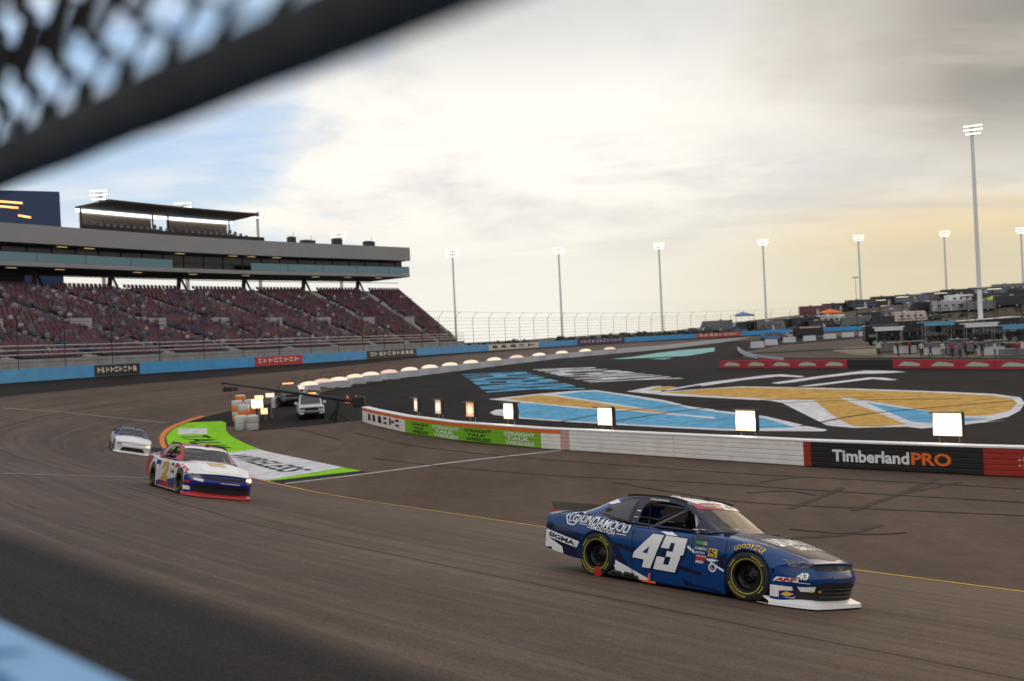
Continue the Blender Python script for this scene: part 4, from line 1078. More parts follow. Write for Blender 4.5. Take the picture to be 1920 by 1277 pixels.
def collect():
    v = list(_vs); f = [list(q) for q in _fs]
    for rows in (CAPF, CAPR, [list(map(Vector, h)) for h in HF]):
        n0 = len(v); n = len(rows[0]); v += [Vector(p) for r in rows for p in r]
        f += [(n0+i*n+j, n0+i*n+j+1, n0+(i+1)*n+j+1, n0+(i+1)*n+j) for i in range(len(rows)-1) for j in range(n-1)]
    return BVHTree.FromPolygons(v, f)
CAR_BVH = collect()
def decal(name, mat_, parent, plane, polys=(), texts=(), off=.004, grid=.045, axis_pt=None):
    """print laid on the car body: outlines in (x,z) for 'side', (y,z) for 'front', (x,y) for 'top'"""
    if len(polys)+(1 if texts else 0) > 1:
        return [decal(name, mat_, parent, plane, [p], (), off, grid) for p in polys] + ([decal(name, mat_, parent, plane, (), texts, off, grid)] if texts else [])
    if texts and plane == 'side': grid = .021
    bm = poly_bm(polys, texts, grid); dead = []
    for v in bm.verts:
        a, b = v.co.x, v.co.y
        if plane == 'side': o, d = Vector((a,-3,b)), Vector((0,1,0))
        elif plane == 'left': o, d = Vector((a,3,b)), Vector((0,-1,0))
        elif plane == 'front': o, d = Vector((4,a,b)), Vector((-1,0,0))
        elif plane == 'rear': o, d = Vector((-4,a,b)), Vector((1,0,0))
        else: o, d = Vector((a,b,3)), Vector((0,0,-1))
        h = CAR_BVH.ray_cast(o, d)
        if h[0] is None or (plane in ('side','left') and abs(h[0].y) < .45): dead.append(v); v.co = o; continue
        n = h[1] if h[1].dot(d) < 0 else -h[1]
        v.co = h[0]+n*off
    bmesh.ops.delete(bm, geom=dead, context='VERTS')
    return bm_obj(name, bm, mat_, parent)
def S(px, py, y=-.93): return px, py
TH = np.array([2.7081591, 15.27029603, -3.92016791, R(-43.8158773), R(-11.1795966), 0])
def car_matrix():
    return Matrix.Rotation(TH[3], 3, 'Z') @ Matrix.Rotation(TH[4], 3, 'X')
CMI = car_matrix().transposed(); CO = CMI @ Vector(-TH[:3])
def sd(u, v, y=-.935):
    """pixel of the enlarged photograph -> (x,z) on the side of the car"""
    d = CMI @ ray(1000+u/6, 920+v/6); t = (y-CO.y)/d.y; p = CO+d*t; return (p.x, p.z)
def sdB(u, v, y=-.94):
    d = CMI @ ray(1300+u/5.5515, 920+v/5.5515); t = (y-CO.y)/d.y; p = CO+d*t; return (p.x, p.z)
def surf(u, v):
    """pixel of the enlarged photograph -> where its ray meets the body"""
    d = (CMI @ ray(1300+u/5.5515, 920+v/5.5515)).normalized(); h = CAR_BVH.ray_cast(CO, d)
    return h[0] if h[0] else CO+d*((2.12-CO.x)/d.x)
def fr(u, v):
    p = surf(u, v); return (p.y, p.z)
def tp(u, v):
    p = surf(u, v); return (p.x, p.y)

# a wheel: tyre, rim, lettering
def wheel_meshes():
    ty = MB().lathe([(.21,.00),(.235,.020),(.27,.026),(.32,.020),(.343,-.012),(.350,-.05),(.350,-.24),(.343,-.275),(.31,-.30),(.21,-.29)], 48, 'y')
    # local -y is outwards: flip the sign
    ty.v = [(x,-y,z) for x,y,z in ty.v]
    rim = MB().lathe([(.212,.012),(.205,.014),(.196,-.005),(.188,-.06),(.180,-.10),(.09,-.115),(.075,-.09),(.0,-.088)], 40, 'y'); rim.v = [(x,-y,z) for x,y,z in rim.v]
    for k in range(5):
        a = 2*math.pi*k/5; rim.lathe([(.0,-.078),(.017,-.078),(.017,-.115)], 8, 'y', (.0,.0,0))
        n = 8*3; rim.v[-n:] = [(x+.056*math.cos(a), -y, z+.056*math.sin(a)) for x,y,z in rim.v[-n:]]
    holes = MB()
    for k in range(8):
        a = 2*math.pi*k/8; c = [(.135+.028*math.cos(q), .05*math.sin(q)) for q in np.linspace(0,2*math.pi,10,endpoint=False)]
        holes.add([(r*math.cos(a)-s*math.sin(a), .103, r*math.sin(a)+s*math.cos(a)) for r, s in c], [tuple(range(10))])
    ring = MB().lathe([(.228,.0212),(.241,.0232)], 48, 'y'); ring.v = [(x,-y,z) for x,y,z in ring.v]
    let = MB()
    for word, c0, span in (('GOODYEAR',-90,70), ('EAGLE',90,42)):
        v, fs, _ = text2d(word, .03); v = np.array(v)
        a = np.radians(c0-span/2+v[:,0]*span); r = .262+.034*v[:,1]
        # read from outside (looking along +y): clockwise advance
        a = np.radians(180)-a
        let.add([(rr*math.cos(q), -.0275, rr*math.sin(q)) for q, rr in zip(a, r)], fs)
    arc = MB()
    for c0, span in ((0,26),(180,26)):
        aa = np.radians(np.linspace(c0-span/2, c0+span/2, 22)); arc.strip([(.272*math.cos(q),-.0268,.272*math.sin(q)) for q in aa], [(.286*math.cos(q),-.0262,.286*math.sin(q)) for q in aa])
    return ty.mesh('tyre', M['tyre']), rim.mesh('rim', M['rim_black']), holes.mesh('rim_hole', M['matte_black']), ring.mesh('tyre_ring', M['tyre_yellow']), let.mesh('tyre_lettering', M['tyre_yellow']), arc.mesh('tyre_band', M['tyre_yellow'])
WHM = wheel_meshes()
def add_wheel(root, x, s, steer=0):
    w = bpy.data.objects.new('wheel', None); COL.objects.link(w); w.parent = root; w.location = (x, s*.925, AZ)
    w.rotation_euler = (0, .6, (0 if s < 0 else math.pi)+steer)
    w.empty_display_size = .1
    for me in WHM: link(me.name, me, w)
    return w
SHELL_ME = bpy.data.meshes.new('body_shell'); _sb.to_mesh(SHELL_ME); _sb.free()
SHELL_ME.polygons.foreach_set('use_smooth', [True]*len(SHELL_ME.polygons))
M['car_glass'] = mat('car_glass', (.045,.05,.06), .06, spec=.6, alpha=.55, coat=.3)
M['quarter_glass'] = mat('quarter_glass', (.075,.075,.08), .15, alpha=.86)
M['cage'] = mat('cage', (.16,.16,.165), .5)
M['cage_white'] = mat('cage_white', (.55,.55,.55), .5)
M['interior'] = mat('interior', (.018,.018,.019), .85)
M['headlight'] = mat('headlight', (.14,.14,.15), .12, coat=.8)
M['head_dark'] = mat('head_dark', (.02,.02,.022), .15, coat=.6)
M['helmet'] = mat('helmet', (.04,.05,.12), .25, coat=.5)
def mesh_with(me, m):
    c = me.copy(); c.materials.clear(); c.materials.append(m); return c
def stock_car(label, loc, rot, paint, upper=None, nose=None, splitter='white_decal', tail=None):
    c = thing('race_car', label, 'race car', loc, rot, 'race cars on the track')
    link('body', mesh_with(SHELL_ME, paint), c)
    grid_mb(CAPF).build('front_bumper', nose or paint, c); grid_mb(CAPR).build('rear_bumper', tail or paint, c)
    upper_mesh('roof').build('roof', upper or paint, c)
    for s in (-1, 1): upper_mesh('sail', s).build('sail_panel', paint, c)
    upper_mesh('windshield').build('windshield', M['car_glass'], c); upper_mesh('rear_window').build('rear_window', M['car_glass'], c)
    for s in (-1, 1):
        upper_mesh('quarter', s).build('quarter_window', M['quarter_glass'], c); upper_mesh('pillar', s).build('door_pillar', upper or paint, c)
    # rear wing with end plates
    sp = MB(); ys = np.linspace(-.80, .80, 17); f_ = []; b_ = []
    A_ = [(-2.40-.05*(1-(abs(y)/.8)**2)+.03, y, .955) for y in ys]; B_ = [(-2.47-.05*(1-(abs(y)/.8)**2)+.02, y, 1.085) for y in ys]
    sp.strip(A_, B_, sm=True); sp.strip([(x-.012,y,z) for x,y,z in A_], [(x-.012,y,z) for x,y,z in B_], sm=True); sp.strip(B_, [(x-.012,y,z) for x,y,z in B_])
    sp.build('spoiler', M['black'], c)
    # splitter: a tray round the nose
    def sx(y): a = abs(y)/.96; return 2.285-.025*a*a-.53*max(0,(a-.55)/.45)**3.2 if a < 1 else 1.73
    ys = np.concatenate([[-.965], -.96*np.sin(np.linspace(math.pi/2, 0, 18)), .96*np.sin(np.linspace(0, math.pi/2, 18))[1:], [.965]])
    xs = [1.70]+[sx(y) for y in ys[1:-1]]+[1.70]; s_ = MB()
    o_ = list(zip(xs, ys)); lo = [(x,y,.022) for x,y in o_]; md = [(x-.008,y*.995,.072) for x,y in o_]; inn = [(min(x-.15, 2.12), y*.94, .125) for x,y in o_]
    s_.strip(lo, md, sm=True); s_.strip(md, inn, sm=True); s_.strip(lo, [(1.5,y,.03) for x,y in o_]); s_.build('splitter', M[splitter], c)
    inn2 = [(x-.05,y*.97,.15) for x,y,z in inn]; MB().strip(inn, inn2, sm=True).build('air_dam', M['black'], c)
    # inside
    it = MB(); it.box((.05,0,.16), (3.6,1.5,.14)); it.box((-.9,0,.62), (.06,1.5,.6)); it.box((.85,0,.62), (.06,1.5,.55))
    for ax in AX:
        for s in (-1, 1): it.box((ax, s*.56, .40), (.85,.06,.66)); 
        it.box((ax, 0, .665 if ax > 0 else .73), (.70, 1.62, .03))
        for q in (-.37, .37): it.box((ax+q, 0, .38), (.02, 1.60, .54))
    it.build('underbody', M['interior'], c)
    it = MB(); it.box((.52,0,.80), (.5,1.45,.16), bev=.05); it.build('dashboard', M['interior'], c)
    cg = MB(); t_ = .024
    for s in (-1, 1):
        cg.tube([(.55,s*.70,.80),(.30,s*.63,1.05),(.12,s*.58,1.18),(-.62,s*.56,1.20),(-.62,s*.66,.4)], t_, 8)
        cg.tube([(-.62,s*.56,1.20),(-1.3,s*.55,.90)], t_, 8)
        for z in (.62,.74): cg.tube([(.62,s*.70,z),(0,s*.80,z+.02),(-.62,s*.68,z)], t_, 8)
        cg.tube([(.12,s*.58,1.18),(-.62,s*.60,.80)], t_, 8)
    cg.tube([(-.62,-.56,1.20),(-.62,.56,1.20)], t_, 8); cg.tube([(-.62,-.62,.80),(-.62,.56,1.18)], t_, 8); cg.tube([(-.62,-.64,.66),(-.62,.64,.66)], t_, 8)
    cg.tube([(-.62,-.5,1.18),(.15,.15,1.20)], t_, 8); cg.tube([(.12,-.58,1.18),(.12,.58,1.18)], t_, 8); cg.build('roll_cage', M['cage'], c)
    for s in (-1, 1): MB().tube([(.36,s*.70,.84),(.26,s*.63,1.10)], .026, 8).build('window_brace', M['cage_white'], c)
    MB().tube([(.30,.05,.86),(-.2,.2,1.08)], .03, 8).build('steering_column', M['cage_white'], c)
    se = MB(); se.box((-.35,.36,.70), (.16,.5,.72), bev=.06); se.box((-.1,.36,.42), (.5,.5,.14), bev=.05)
    for s in (-1, 1): se.box((-.24,.36+s*.22,.98), (.30,.06,.26), bev=.03)
    se.build('seat', M['black'], c)
    MB().lathe([(0,-.13),(.07,-.12),(.115,-.06),(.13,.0),(.12,.07),(.07,.125),(0,.14)], 16, 'z', (-.18,.36,1.02)).build('helmet', M['helmet'], c)
    nt = MB()
    for z in np.linspace(.93,1.16,8): nt.tube([(.10,.83-.55*(z-.9),z),(-.42,.85-.6*(z-.9),z)], .010, 4)
    for x in np.linspace(.05,-.40,12): nt.tube([(x,.84,.92),(x,.67,1.18)], .010, 4)
    nt.build('window_net', M['black'], c)
    # roof rails and aerials
    rr = MB()
    for s in (-1, 1):
        pts = [Vector((RE[i][0], s*abs(RE[i][1]-.004), RE[i][2]+.012)) for i in range(hi(.335), hi(.70), 4)]
        rr.strip(pts, [p+Vector((0,0,.03)) for p in pts]); rr.strip([p+Vector((0,s*.012,-.01)) for p in pts], [p+Vector((0,s*.012,.03)) for p in pts]); rr.strip([p+Vector((0,0,.03)) for p in pts], [p+Vector((0,s*.012,.03)) for p in pts])
    rr.build('roof_rail', M['black'], c)
    MB().lathe([(.0,.075),(.05,.075),(.055,.06),(.055,0)], 12, 'z', (-.05,.12,1.29)).build('camera_pod', M['black'], c)
    MB().box((-.62,.10,1.325), (.16,.10,.06), bev=.03).build('roof_hatch_vent', M['galvanised'], c)
    for x, y in ((-.25,-.02),(-.45,.3)): MB().tube([(x,y,1.29),(x,y,1.36)], .006, 5).build('aerial', M['black'], c)
    for x in AX:
        for s in (-1, 1): add_wheel(c, x, s, R(2) if x > 0 else 0)
    return c
def paintmat(name, col, rough=.16): return mat(name, col, rough, coat=.0, vary=.05, vscale=3, spec=.45)
M['car_blue'] = paintmat('car_blue', (.002,.045,.185)); M['car_navy'] = paintmat('car_navy', (.008,.011,.042))
M['car_white'] = paintmat('car_white', (.74,.74,.75)); M['car_red'] = paintmat('car_red', (.42,.015,.03)); M['car_deepblue'] = paintmat('car_deepblue', (.012,.020,.20))
M['car_gold'] = paintmat('car_gold', (.62,.36,.03)); M['car_purple'] = paintmat('car_purple', (.05,.05,.26))

# ---- the blue car
blue = stock_car('dark blue and white stock car with number 43, sharp and close on the track', TH[:3], car_matrix(), M['car_blue'], upper=M['car_navy'])
NAV, WHT = M['car_navy'], M['white_decal']
decal('livery_graphic', NAV, blue, 'side', [[(-2.56,.735),(-1.98,.69),(-1.55,.60),(-1.5,.2),(-2.56,.2)],
    [(-1.14,.60),(-.96,.565),(-.60,.53),(-.55,.44),(-.92,.50),(-.70,.24),(-1.03,.33),(-1.16,.42)],
    [(.18,.37),(.60,.305),(.62,.255),(.20,.30)], [(.26,.18),(.46,.125),(.97,.085),(.97,.05),(.36,.05)],
    [(.40,.83),(.95,.80),(.75,.76),(.48,.78)], [(.86,.55),(1.0,.62),(.98,.40),(.90,.42)]], off=.003)
decal('livery_graphic', WHT, blue, 'side', [[sd(*q) for q in ((74,405),(520,572),(490,640),(140,512),(322,630),(332,706),(70,622))],
    [(-1.045,.335),(-.28,.085),(-.40,.055),(-.89,.105),(-1.05,.175)],
    [sd(*q, y=-.90) for q in ((1297,394),(1450,413),(1640,515),(1515,500))], [(.30,.685),(.46,.60),(.46,.555),(.30,.65)], [(.745,.475),(.975,.385),(.975,.355),(.75,.445)]], off=.005)
decal('number_shadow', NAV, blue, 'side', [[(x+.028, z-.020) for x, z in map(lambda q: sd(*q), p)] for p in (
    [(1345,485),(1465,503),(1312,875),(1222,858),(1245,775),(1118,747),(1135,690)], [(1492,505),(1733,545),(1690,725),(1655,755),(1590,922),(1347,880),(1437,640)])], off=.006)
decal('number', WHT, blue, 'side', [[sd(*q) for q in p] for p in ([(1345,485),(1465,503),(1312,875),(1222,858),(1245,775),(1118,747),(1135,690)],
    [(1492,505),(1733,545),(1690,725),(1650,735),(1655,755),(1590,922),(1347,880),(1390,738),(1482,752),(1460,828),(1520,838),(1548,750),(1490,740),(1505,680),(1570,690),(1595,592),(1550,585),(1525,655),(1437,640)])], off=.009)
decal('number_hole', M['car_blue'], blue, 'side', [[sd(*q) for q in ((1308,628),(1230,692),(1286,706))]], off=.012)
decal('sponsor_lettering', WHT, blue, 'side', [[sd(*q) for q in q4] for q4 in ([(510,362),(605,384),(605,391),(510,370)], [(935,480),(1045,500),(1045,508),(935,488)])],
    [('LINDAMOOD', [sd(515,350), sd(1062,488), sd(1090,386), sd(560,266)], .02), ('DEMOLITION', [sd(612,418), sd(912,504), sd(918,455), sd(620,373)], .02)], off=.007)
hx = [(350,280),(390,243),(543,246),(512,335),(450,393),(375,372)]; cx_, cy_ = 440, 312
ring = []
for k in range(6):
    a, b = hx[k], hx[(k+1) % 6]; ai = (cx_+(a[0]-cx_)*.82, cy_+(a[1]-cy_)*.80); bi = (cx_+(b[0]-cx_)*.82, cy_+(b[1]-cy_)*.80)
    ring.append([sd(*q) for q in (a, b, bi, ai)])
decal('sponsor_emblem', WHT, blue, 'side', ring, [('LG', [sd(385,340), sd(475,355), sd(505,275), sd(405,262)], .02)], off=.007)
decal('sponsor_lettering', M['black_decal'], blue, 'side', [], [('SIGMA', [sd(140,497), sd(468,622), sd(478,572), sd(158,452)], .04)], off=.009)
decal('sponsor_panel', M['black_decal'], blue, 'side', [[sdB(*q) for q in ((20,490),(150,512),(150,605),(18,578))]], off=.006)
decal('sponsor_panel', M['green_decal'], blue, 'side', [[sdB(*q) for q in ((28,520),(100,530),(98,562),(26,550))]], off=.008)
decal('sponsor_panel', M['yellow_decal'], blue, 'side', [[sdB(*q) for q in ((163,598),(255,612),(246,702),(155,684))]], off=.006)
decal('sponsor_mark', M['black_decal'], blue, 'side', [[sdB(*q) for q in ((175,610),(196,612),(190,660),(168,656))], [sdB(*q) for q in ((240,620),(205,645),(236,672),(222,676),(188,645),(225,616))], [sdB(*q) for q in ((165,672),(240,686),(238,694),(164,680))]], off=.008)
decal('sponsor_lettering', WHT, blue, 'side', [], [('AUTO', [sdB(104,548), sdB(146,556), sdB(146,538), sdB(104,530)], .02), ('PARTS', [sdB(104,566), sdB(146,574), sdB(146,558), sdB(104,550)], .02),
    ('COMETIC', [sdB(14,606), sdB(145,628), sdB(150,603), sdB(20,582)], .02), ('LINCOLN', [sdB(12,648), sdB(118,664), sdB(120,642), sdB(16,626)], .02), ('MSD', [sdB(22,748), sdB(104,760), sdB(110,735), sdB(30,722)], .04)], off=.0085)
decal('sponsor_panel', M['red_decal'], blue, 'side', [[sdB(*q) for q in ((25,664),(140,680),(142,702),(25,686))], [sdB(*q) for q in ((30,692),(128,706),(124,736),(28,722))]], off=.0065)
decal('sponsor_lettering', WHT, blue, 'side', [], [('WELDERS', [sdB(32,682), sdB(132,698), sdB(132,684), sdB(32,668)], .02)], off=.0085)
bc = sdB(200,800); decal('sponsor_badge', WHT, blue, 'side', [[(bc[0]+.065*math.cos(a), bc[1]+.065*math.sin(a)) for a in np.linspace(0,2*math.pi,20,endpoint=False)], [sdB(*q) for q in ((130,705),(200,712),(268,728),(205,742),(160,735))]], off=.007)
decal('badge_center', M['car_deepblue'], blue, 'side', [[(bc[0]+.042*math.cos(a), bc[1]+.042*math.sin(a)) for a in np.linspace(0,2*math.pi,16,endpoint=False)]], off=.009)
decal('badge_letter', M['yellow_decal'], blue, 'side', [], [('L', [(bc[0]-.016,bc[1]-.024),(bc[0]+.018,bc[1]-.024),(bc[0]+.018,bc[1]+.026),(bc[0]-.016,bc[1]+.026)], .05)], off=.011)
# curved tyre-maker's name over the front wheel
v_, f_, _a = text2d('GOODYEAR', .03); arc_p = []
bm = bmesh.new(); a_ = np.radians(122-64*v_[:,0]); r_ = .375+.062*v_[:,1]; vv = [bm.verts.new((1.335+q*math.cos(t), AZ+q*math.sin(t), 0)) for q, t in zip(r_, a_)]
for f in f_:
    try: bm.faces.new([vv[i] for i in f])
    except ValueError: pass
for v in bm.verts:
    h = CAR_BVH.ray_cast(Vector((v.co.x,-3,v.co.y)), Vector((0,1,0))); v.co = h[0]+Vector((0,-.006,.003)) if h[0] else v.co
bm_obj('tyre_maker_lettering', bm, M['yellow_decal'], blue)
decal('sponsor_panel', WHT, blue, 'side', [[sdB(*q) for q in ((822,935),(855,893),(1040,915),(1036,958))]], off=.005)
decal('sponsor_lettering', M['red_decal'], blue, 'side', [], [('ARP', [sdB(835,935), sdB(1022,952), sdB(1030,915), sdB(860,899)], .05)], off=.008)
# front fascia
decal('front_number', WHT, blue, 'front', [[fr(*q) for q in ((1055,950),(1215,968),(1215,975),(1058,957))]], [('43', [fr(1062,920), fr(1180,936), fr(1205,862), fr(1085,852)], .06)], off=.006)
decal('maker_lettering', M['steel'], blue, 'front', [], [('CHEVROLET', [fr(1452,922), fr(1640,912), fr(1645,893), fr(1455,900)], .02)], off=.006)
GRL = M['black']
decal('upper_grille', GRL, blue, 'front', [[fr(*q) for q in ((1195,795),(1260,768),(1420,782),(1570,788),(1655,778),(1668,800),(1600,832),(1440,842),(1290,832))]], off=.005)
decal('lower_grille', GRL, blue, 'front', [[(-.80,.29),(-.52,.335),(-.40,.36),(.40,.36),(.52,.335),(.80,.29),(.78,.10),(-.80,.10)]], off=.005)
gm = MB()
for y in np.linspace(-.40,.40,9): gm.box((2.205-.05*(abs(y)/.4)**2, y, .22), (.012,.010,.19))
for z in (.17,.22,.27): gm.tube([(2.185,-.5,z),(2.225,0,z),(2.185,.5,z)], .007, 5)
gm.build('grille_bar', M['dark_steel'], blue)
decal('brake_duct', WHT, blue, 'front', [[fr(*q) for q in ((1080,1000),(1272,1000),(1258,1055),(1112,1050))]], off=.009)
decal('duct_mark', M['yellow_decal'], blue, 'front', [[fr(*q) for q in ((1200,1045),(1240,1045),(1235,1060),(1205,1060))], [fr(*q) for q in ((1290,1042),(1332,1042),(1320,1062),(1295,1060))]], off=.012)
decal('fascia_panel', WHT, blue, 'side', [[(1.690,.285),(1.955,.285),(1.985,.10),(1.690,.07)]], off=.005)
decal('fuel_panel', M['car_deepblue'], blue, 'side', [[sdB(*q) for q in ((872,1036),(1000,1042),(998,1114),(872,1106))]], off=.008)
decal('fuel_mark', M['yellow_decal'], blue, 'side', [[sdB(*q) for q in ((885,1075),(935,1048),(988,1078),(935,1104))]], off=.010)
decal('fuel_mark', M['red_decal'], blue, 'side', [[sdB(*q) for q in ((875,1038),(905,1040),(878,1062))], [sdB(*q) for q in ((998,1112),(965,1110),(998,1090))]], off=.010)
bow = [(0,.022),(.03,.022),(.03,.034),(.085,.034),(.065,-.012),(.03,-.012),(.03,-.03),(-.03,-.03),(-.03,-.012),(-.065,-.012),(-.085,-.018)]
byc, bzc = fr(1520,808); full_b = [(-.085,.012),(-.032,.012),(-.032,.028),(.032,.028),(.032,.012),(.085,.012),(.070,-.014),(.032,-.014),(.032,-.030),(-.032,-.030),(-.032,-.014),(-.070,-.014)]
decal('maker_emblem', M['steel'], blue, 'front', [[(byc+a, bzc+b) for a, b in full_b]], off=.010)
decal('emblem_center', M['black'], blue, 'front', [[(byc+a*.72, bzc+b*.62) for a, b in full_b]], off=.012)
for s in (-1, 1):
    L_ = [fr(*q) for q in ((928,716),(1010,728),(1150,745),(1262,762),(1195,795),(1150,806),(985,776))]
    hl = decal('headlight', M['headlight'], blue, 'front', [[(y*-s, z) for y, z in L_]], off=.006)
    decal('lamp_lens', M['head_dark'], hl, 'front', [[((y0+dy)*-s, z0+dz) for dy, dz in ((-.035,-.01),(0,-.03),(.035,-.012),(.03,.022),(-.03,.022))] for y0, z0 in (fr(1050,754), fr(1110,764), fr(1165,776))], off=.009)
# hood
decal('hood_seam', M['black'], blue, 'top', [[(.80,.70),(1.45,.64),(2.02,.50),(2.02,.51),(1.45,.65),(.80,.712)], [(.80,-.70),(1.45,-.64),(2.02,-.50),(2.02,-.51),(1.45,-.65),(.80,-.712)]], off=.003)
M['hood_wrap'] = mat('hood_wrap', (.006,.010,.045), .24, spec=.045, vary=.05)
decal('hood_graphic', M['hood_wrap'], blue, 'top', [[(.86,-.66),(1.45,-.62),(2.02,-.49),(2.14,0),(2.02,.49),(1.45,.62),(.86,.66),(.95,0)]], off=.0022)
decal('hood_lettering', WHT, blue, 'top', [], [('LINDAMOOD', [(1.62,-.50),(1.62,.56),(1.30,.60),(1.30,-.56)], .035), ('DEMOLITION', [(1.80,-.30),(1.80,.44),(1.66,.46),(1.66,-.30)], .02)], off=.006)
for y in (-.30, .02): MB().box((.74,y,.935), (.10,.13,.035), bev=.015).build('cowl_flap', M['galvanised'], blue)
for x, y in ((2.0,-.28),(2.0,.28),(2.06,-.0)): MB().lathe([(0,.012),(.014,.012),(.014,0)], 8, 'z', (x,y,float(np.interp(x,*T_zc))-.02)).build('hood_pin', M['red_decal'], blue)
# roof, windshield banner, small marks
i0, i1 = hi(.262), hi(.326); bn = MB(); KH = len(HF[0]); j0, j1 = NVS, KH-1-NVS
def ban(name, m, ja, jb, ia=i0, ib=i1, up=.005):
    mb = MB(); rows = [[Vector(HF[i][j])+Vector((.6,0,.8))*up for j in range(ja, jb+1)] for i in range(ia, ib+1)]
    return grid_mb([[tuple(p) for p in r] for r in rows]).build(name, m, blue)
jm = j0+int((j1-j0)*.50)
M['banner_red'] = mat('banner_red', (.42,.03,.06), .35)
ban('windshield_banner', M['banner_red'], j0, jm); ban('windshield_banner', M['white_decal'], jm, j1-3); ban('windshield_banner', M['banner_red'], j1-3, j1)
def ban_quad(a, b, c, d):
    i = lambda t: i0+(i1-i0)*t; out = []
    return a, b, c, d
def wsd(name, m, s, u0, u1, w0, w1):
    v, fs, _ = text2d(s, .03); mb = MB(); pts = []
    for u, w in v:
        jj = j0+(j1-j0)*(u0+(u1-u0)*u); ii = i0+(i1-i0)*(w0+(w1-w0)*w); a, b = int(ii), int(jj); p = Vector(HF[a][b]).lerp(Vector(HF[min(a+1,NH-1)][b]), ii-a); p2 = Vector(HF[a][b+1]).lerp(Vector(HF[min(a+1,NH-1)][b+1]), ii-a)
        pts.append(p.lerp(p2, jj-b)+Vector((.6,0,.8))*.011)
    mb.add(pts, fs); return mb.build(name, m, blue)
wsd('banner_lettering', M['pit_green'], "O'Reilly", .10, .32, .2, .8); wsd('banner_lettering', M['white_decal'], 'AUTO', .34, .45, .5, .8); wsd('banner_lettering', M['white_decal'], 'PARTS', .34, .45, .15, .42)
wsd('banner_lettering', M['black_decal'], 'MOSACK', .58, .80, .25, .75)
decal('roof_panel', M['white_decal'], blue, 'top', [[(.16,-.50),(.20,0),(.16,.50),(-.86,.50),(-.86,-.50)]], off=.004)
decal('roof_stripe', M['white_decal'], blue, 'side', [[sd(*q, y=-.66) for q in ((935,95),(1000,135),(905,157),(828,140))]], off=.004)
decal('driver_lettering', WHT, blue, 'side', [], [('CONNORMOSACK', [sd(1312,106,-.66), sd(1525,128,-.66), sd(1530,110,-.66), sd(1316,88,-.66)], .02)], off=.006)
decal('door_plate', WHT, blue, 'side', [[sd(*q, y=-.87) for q in ((1770,478),(1788,432),(1915,438),(1905,486))]], off=.005)
decal('door_plate_lettering', M['black_decal'], blue, 'side', [], [('NASCAR', [sd(1795,455,-.87), sd(1902,460,-.87), sd(1905,444,-.87), sd(1800,438,-.87)], .03), ('RACE CAR', [sd(1790,473,-.87), sd(1898,480,-.87), sd(1902,465,-.87), sd(1795,459,-.87)], .03)], off=.008)
decal('pillar_mark', WHT, blue, 'side', [[sd(*q, y=-.78) for q in p] for p in ([(1178,220),(1222,226),(1220,236),(1176,230)], [(1160,292),(1212,297),(1211,303),(1159,298)], [(1140,374),(1198,382),(1197,390),(1139,382)], [(1170,352),(1180,353),(1179,368),(1169,367)])], off=.006)
# inlet in the quarter window
MB().lathe([(.035,-.01),(.075,.0),(.085,.01)], 16, 'y', (-1.25,-.80,1.0)).lathe([(0,.012),(.05,.012)], 12, 'y', (-1.25,-.80,1.0)).build('window_inlet', M['black'], blue)
# jack marker, side exhaust, wing end plates' lamp, red patch on the tyre
MB().box((-.285,-.955,.060), (.24,.012,.028)).box((-.285,-.955,.125), (.035,.012,.11)).build('jack_marker', M['orange_decal'], blue)
ex = MB(); ex.box((-.78,-.935,.085), (.56,.05,.06), bev=.02)
for x in (-.90,-.66): ex.tube([(x-.08,-.955,.125),(x+.08,-.955,.115)], .03, 8)
ex.build('side_exhaust', M['black'], blue)
MB().box((-2.40,-.80,.935), (.10,.03,.03)).build('tail_marker', M['red_decal'], blue)
rw = [w for w in blue.children if w.name.startswith('wheel') and w.location.x < 0 and w.location.y < 0][0]
rp = MB(); q = np.linspace(R(-62), R(-88), 8); rp.strip([(.19*math.cos(a), -.030, .19*math.sin(a)) for a in q], [(.335*math.cos(a)+.0, -.0245, .335*math.sin(a)) for a in q]); pz = rp.build('tyre_patch', M['red_decal'], rw); pz.rotation_euler = (0,-.6,0)

# door, fender and deck seams, dzus lines
decal('panel_seam', M['black'], blue, 'side', [[(.40,.86),(.41,.86),(.44,.30),(.40,.10),(.39,.10),(.43,.30)], [(-.66,.86),(-.65,.86),(-.66,.40),(-.60,.10),(-.61,.10),(-.67,.40)], [(.985,.80),(.992,.80),(.992,.30),(.985,.30)],
    [(-1.75,.24),(-1.745,.24),(-1.745,.50),(-1.75,.50)], [(1.69,.295),(2.05,.295),(2.05,.300),(1.69,.300)]], off=.0105)
decal('window_border', M['black'], blue, 'side', [[(-.78,.89),(-.75,.89),(-.74,1.20),(-.77,1.20)], [(-1.36,.965),(-.78,.885),(-.78,.90),(-1.35,.985)]], off=.004)
# ---- the two following cars, standing on the banking where their noses meet the track
def on_track(px, py, heading, back):
    p, n = G(px, py); f = Vector((math.cos(heading), math.sin(heading), 0)); f = (f-n*f.dot(n)).normalized(); l = n.cross(f)
    rot = Matrix((f, l, n)).transposed(); return p-f*back, rot
loc, rot = on_track(415, 936, R(-56), 2.2)
red = stock_car('white, red and blue stock car with a gold number, nearer of the two following cars', loc, rot, M['car_white'], upper=M['car_red'], nose=M['car_deepblue'], splitter='red_decal', tail=M['car_red'])
decal('livery_graphic', M['car_red'], red, 'side', [[(-2.56,.95),(-1.9,.95),(-1.5,.80),(-1.72,.6),(-1.7,.2),(-2.56,.2)], [(-1.9,.93),(-.6,.80),(.2,.84),(-.6,.88),(-1.5,.95)], [(-.9,.10),(.2,.30),(.95,.12),(.95,.05),(-.9,.05)], [(.85,.66),(1.3,.70),(1.72,.50),(1.72,.66),(1.3,.80),(.85,.80)]], off=.003)
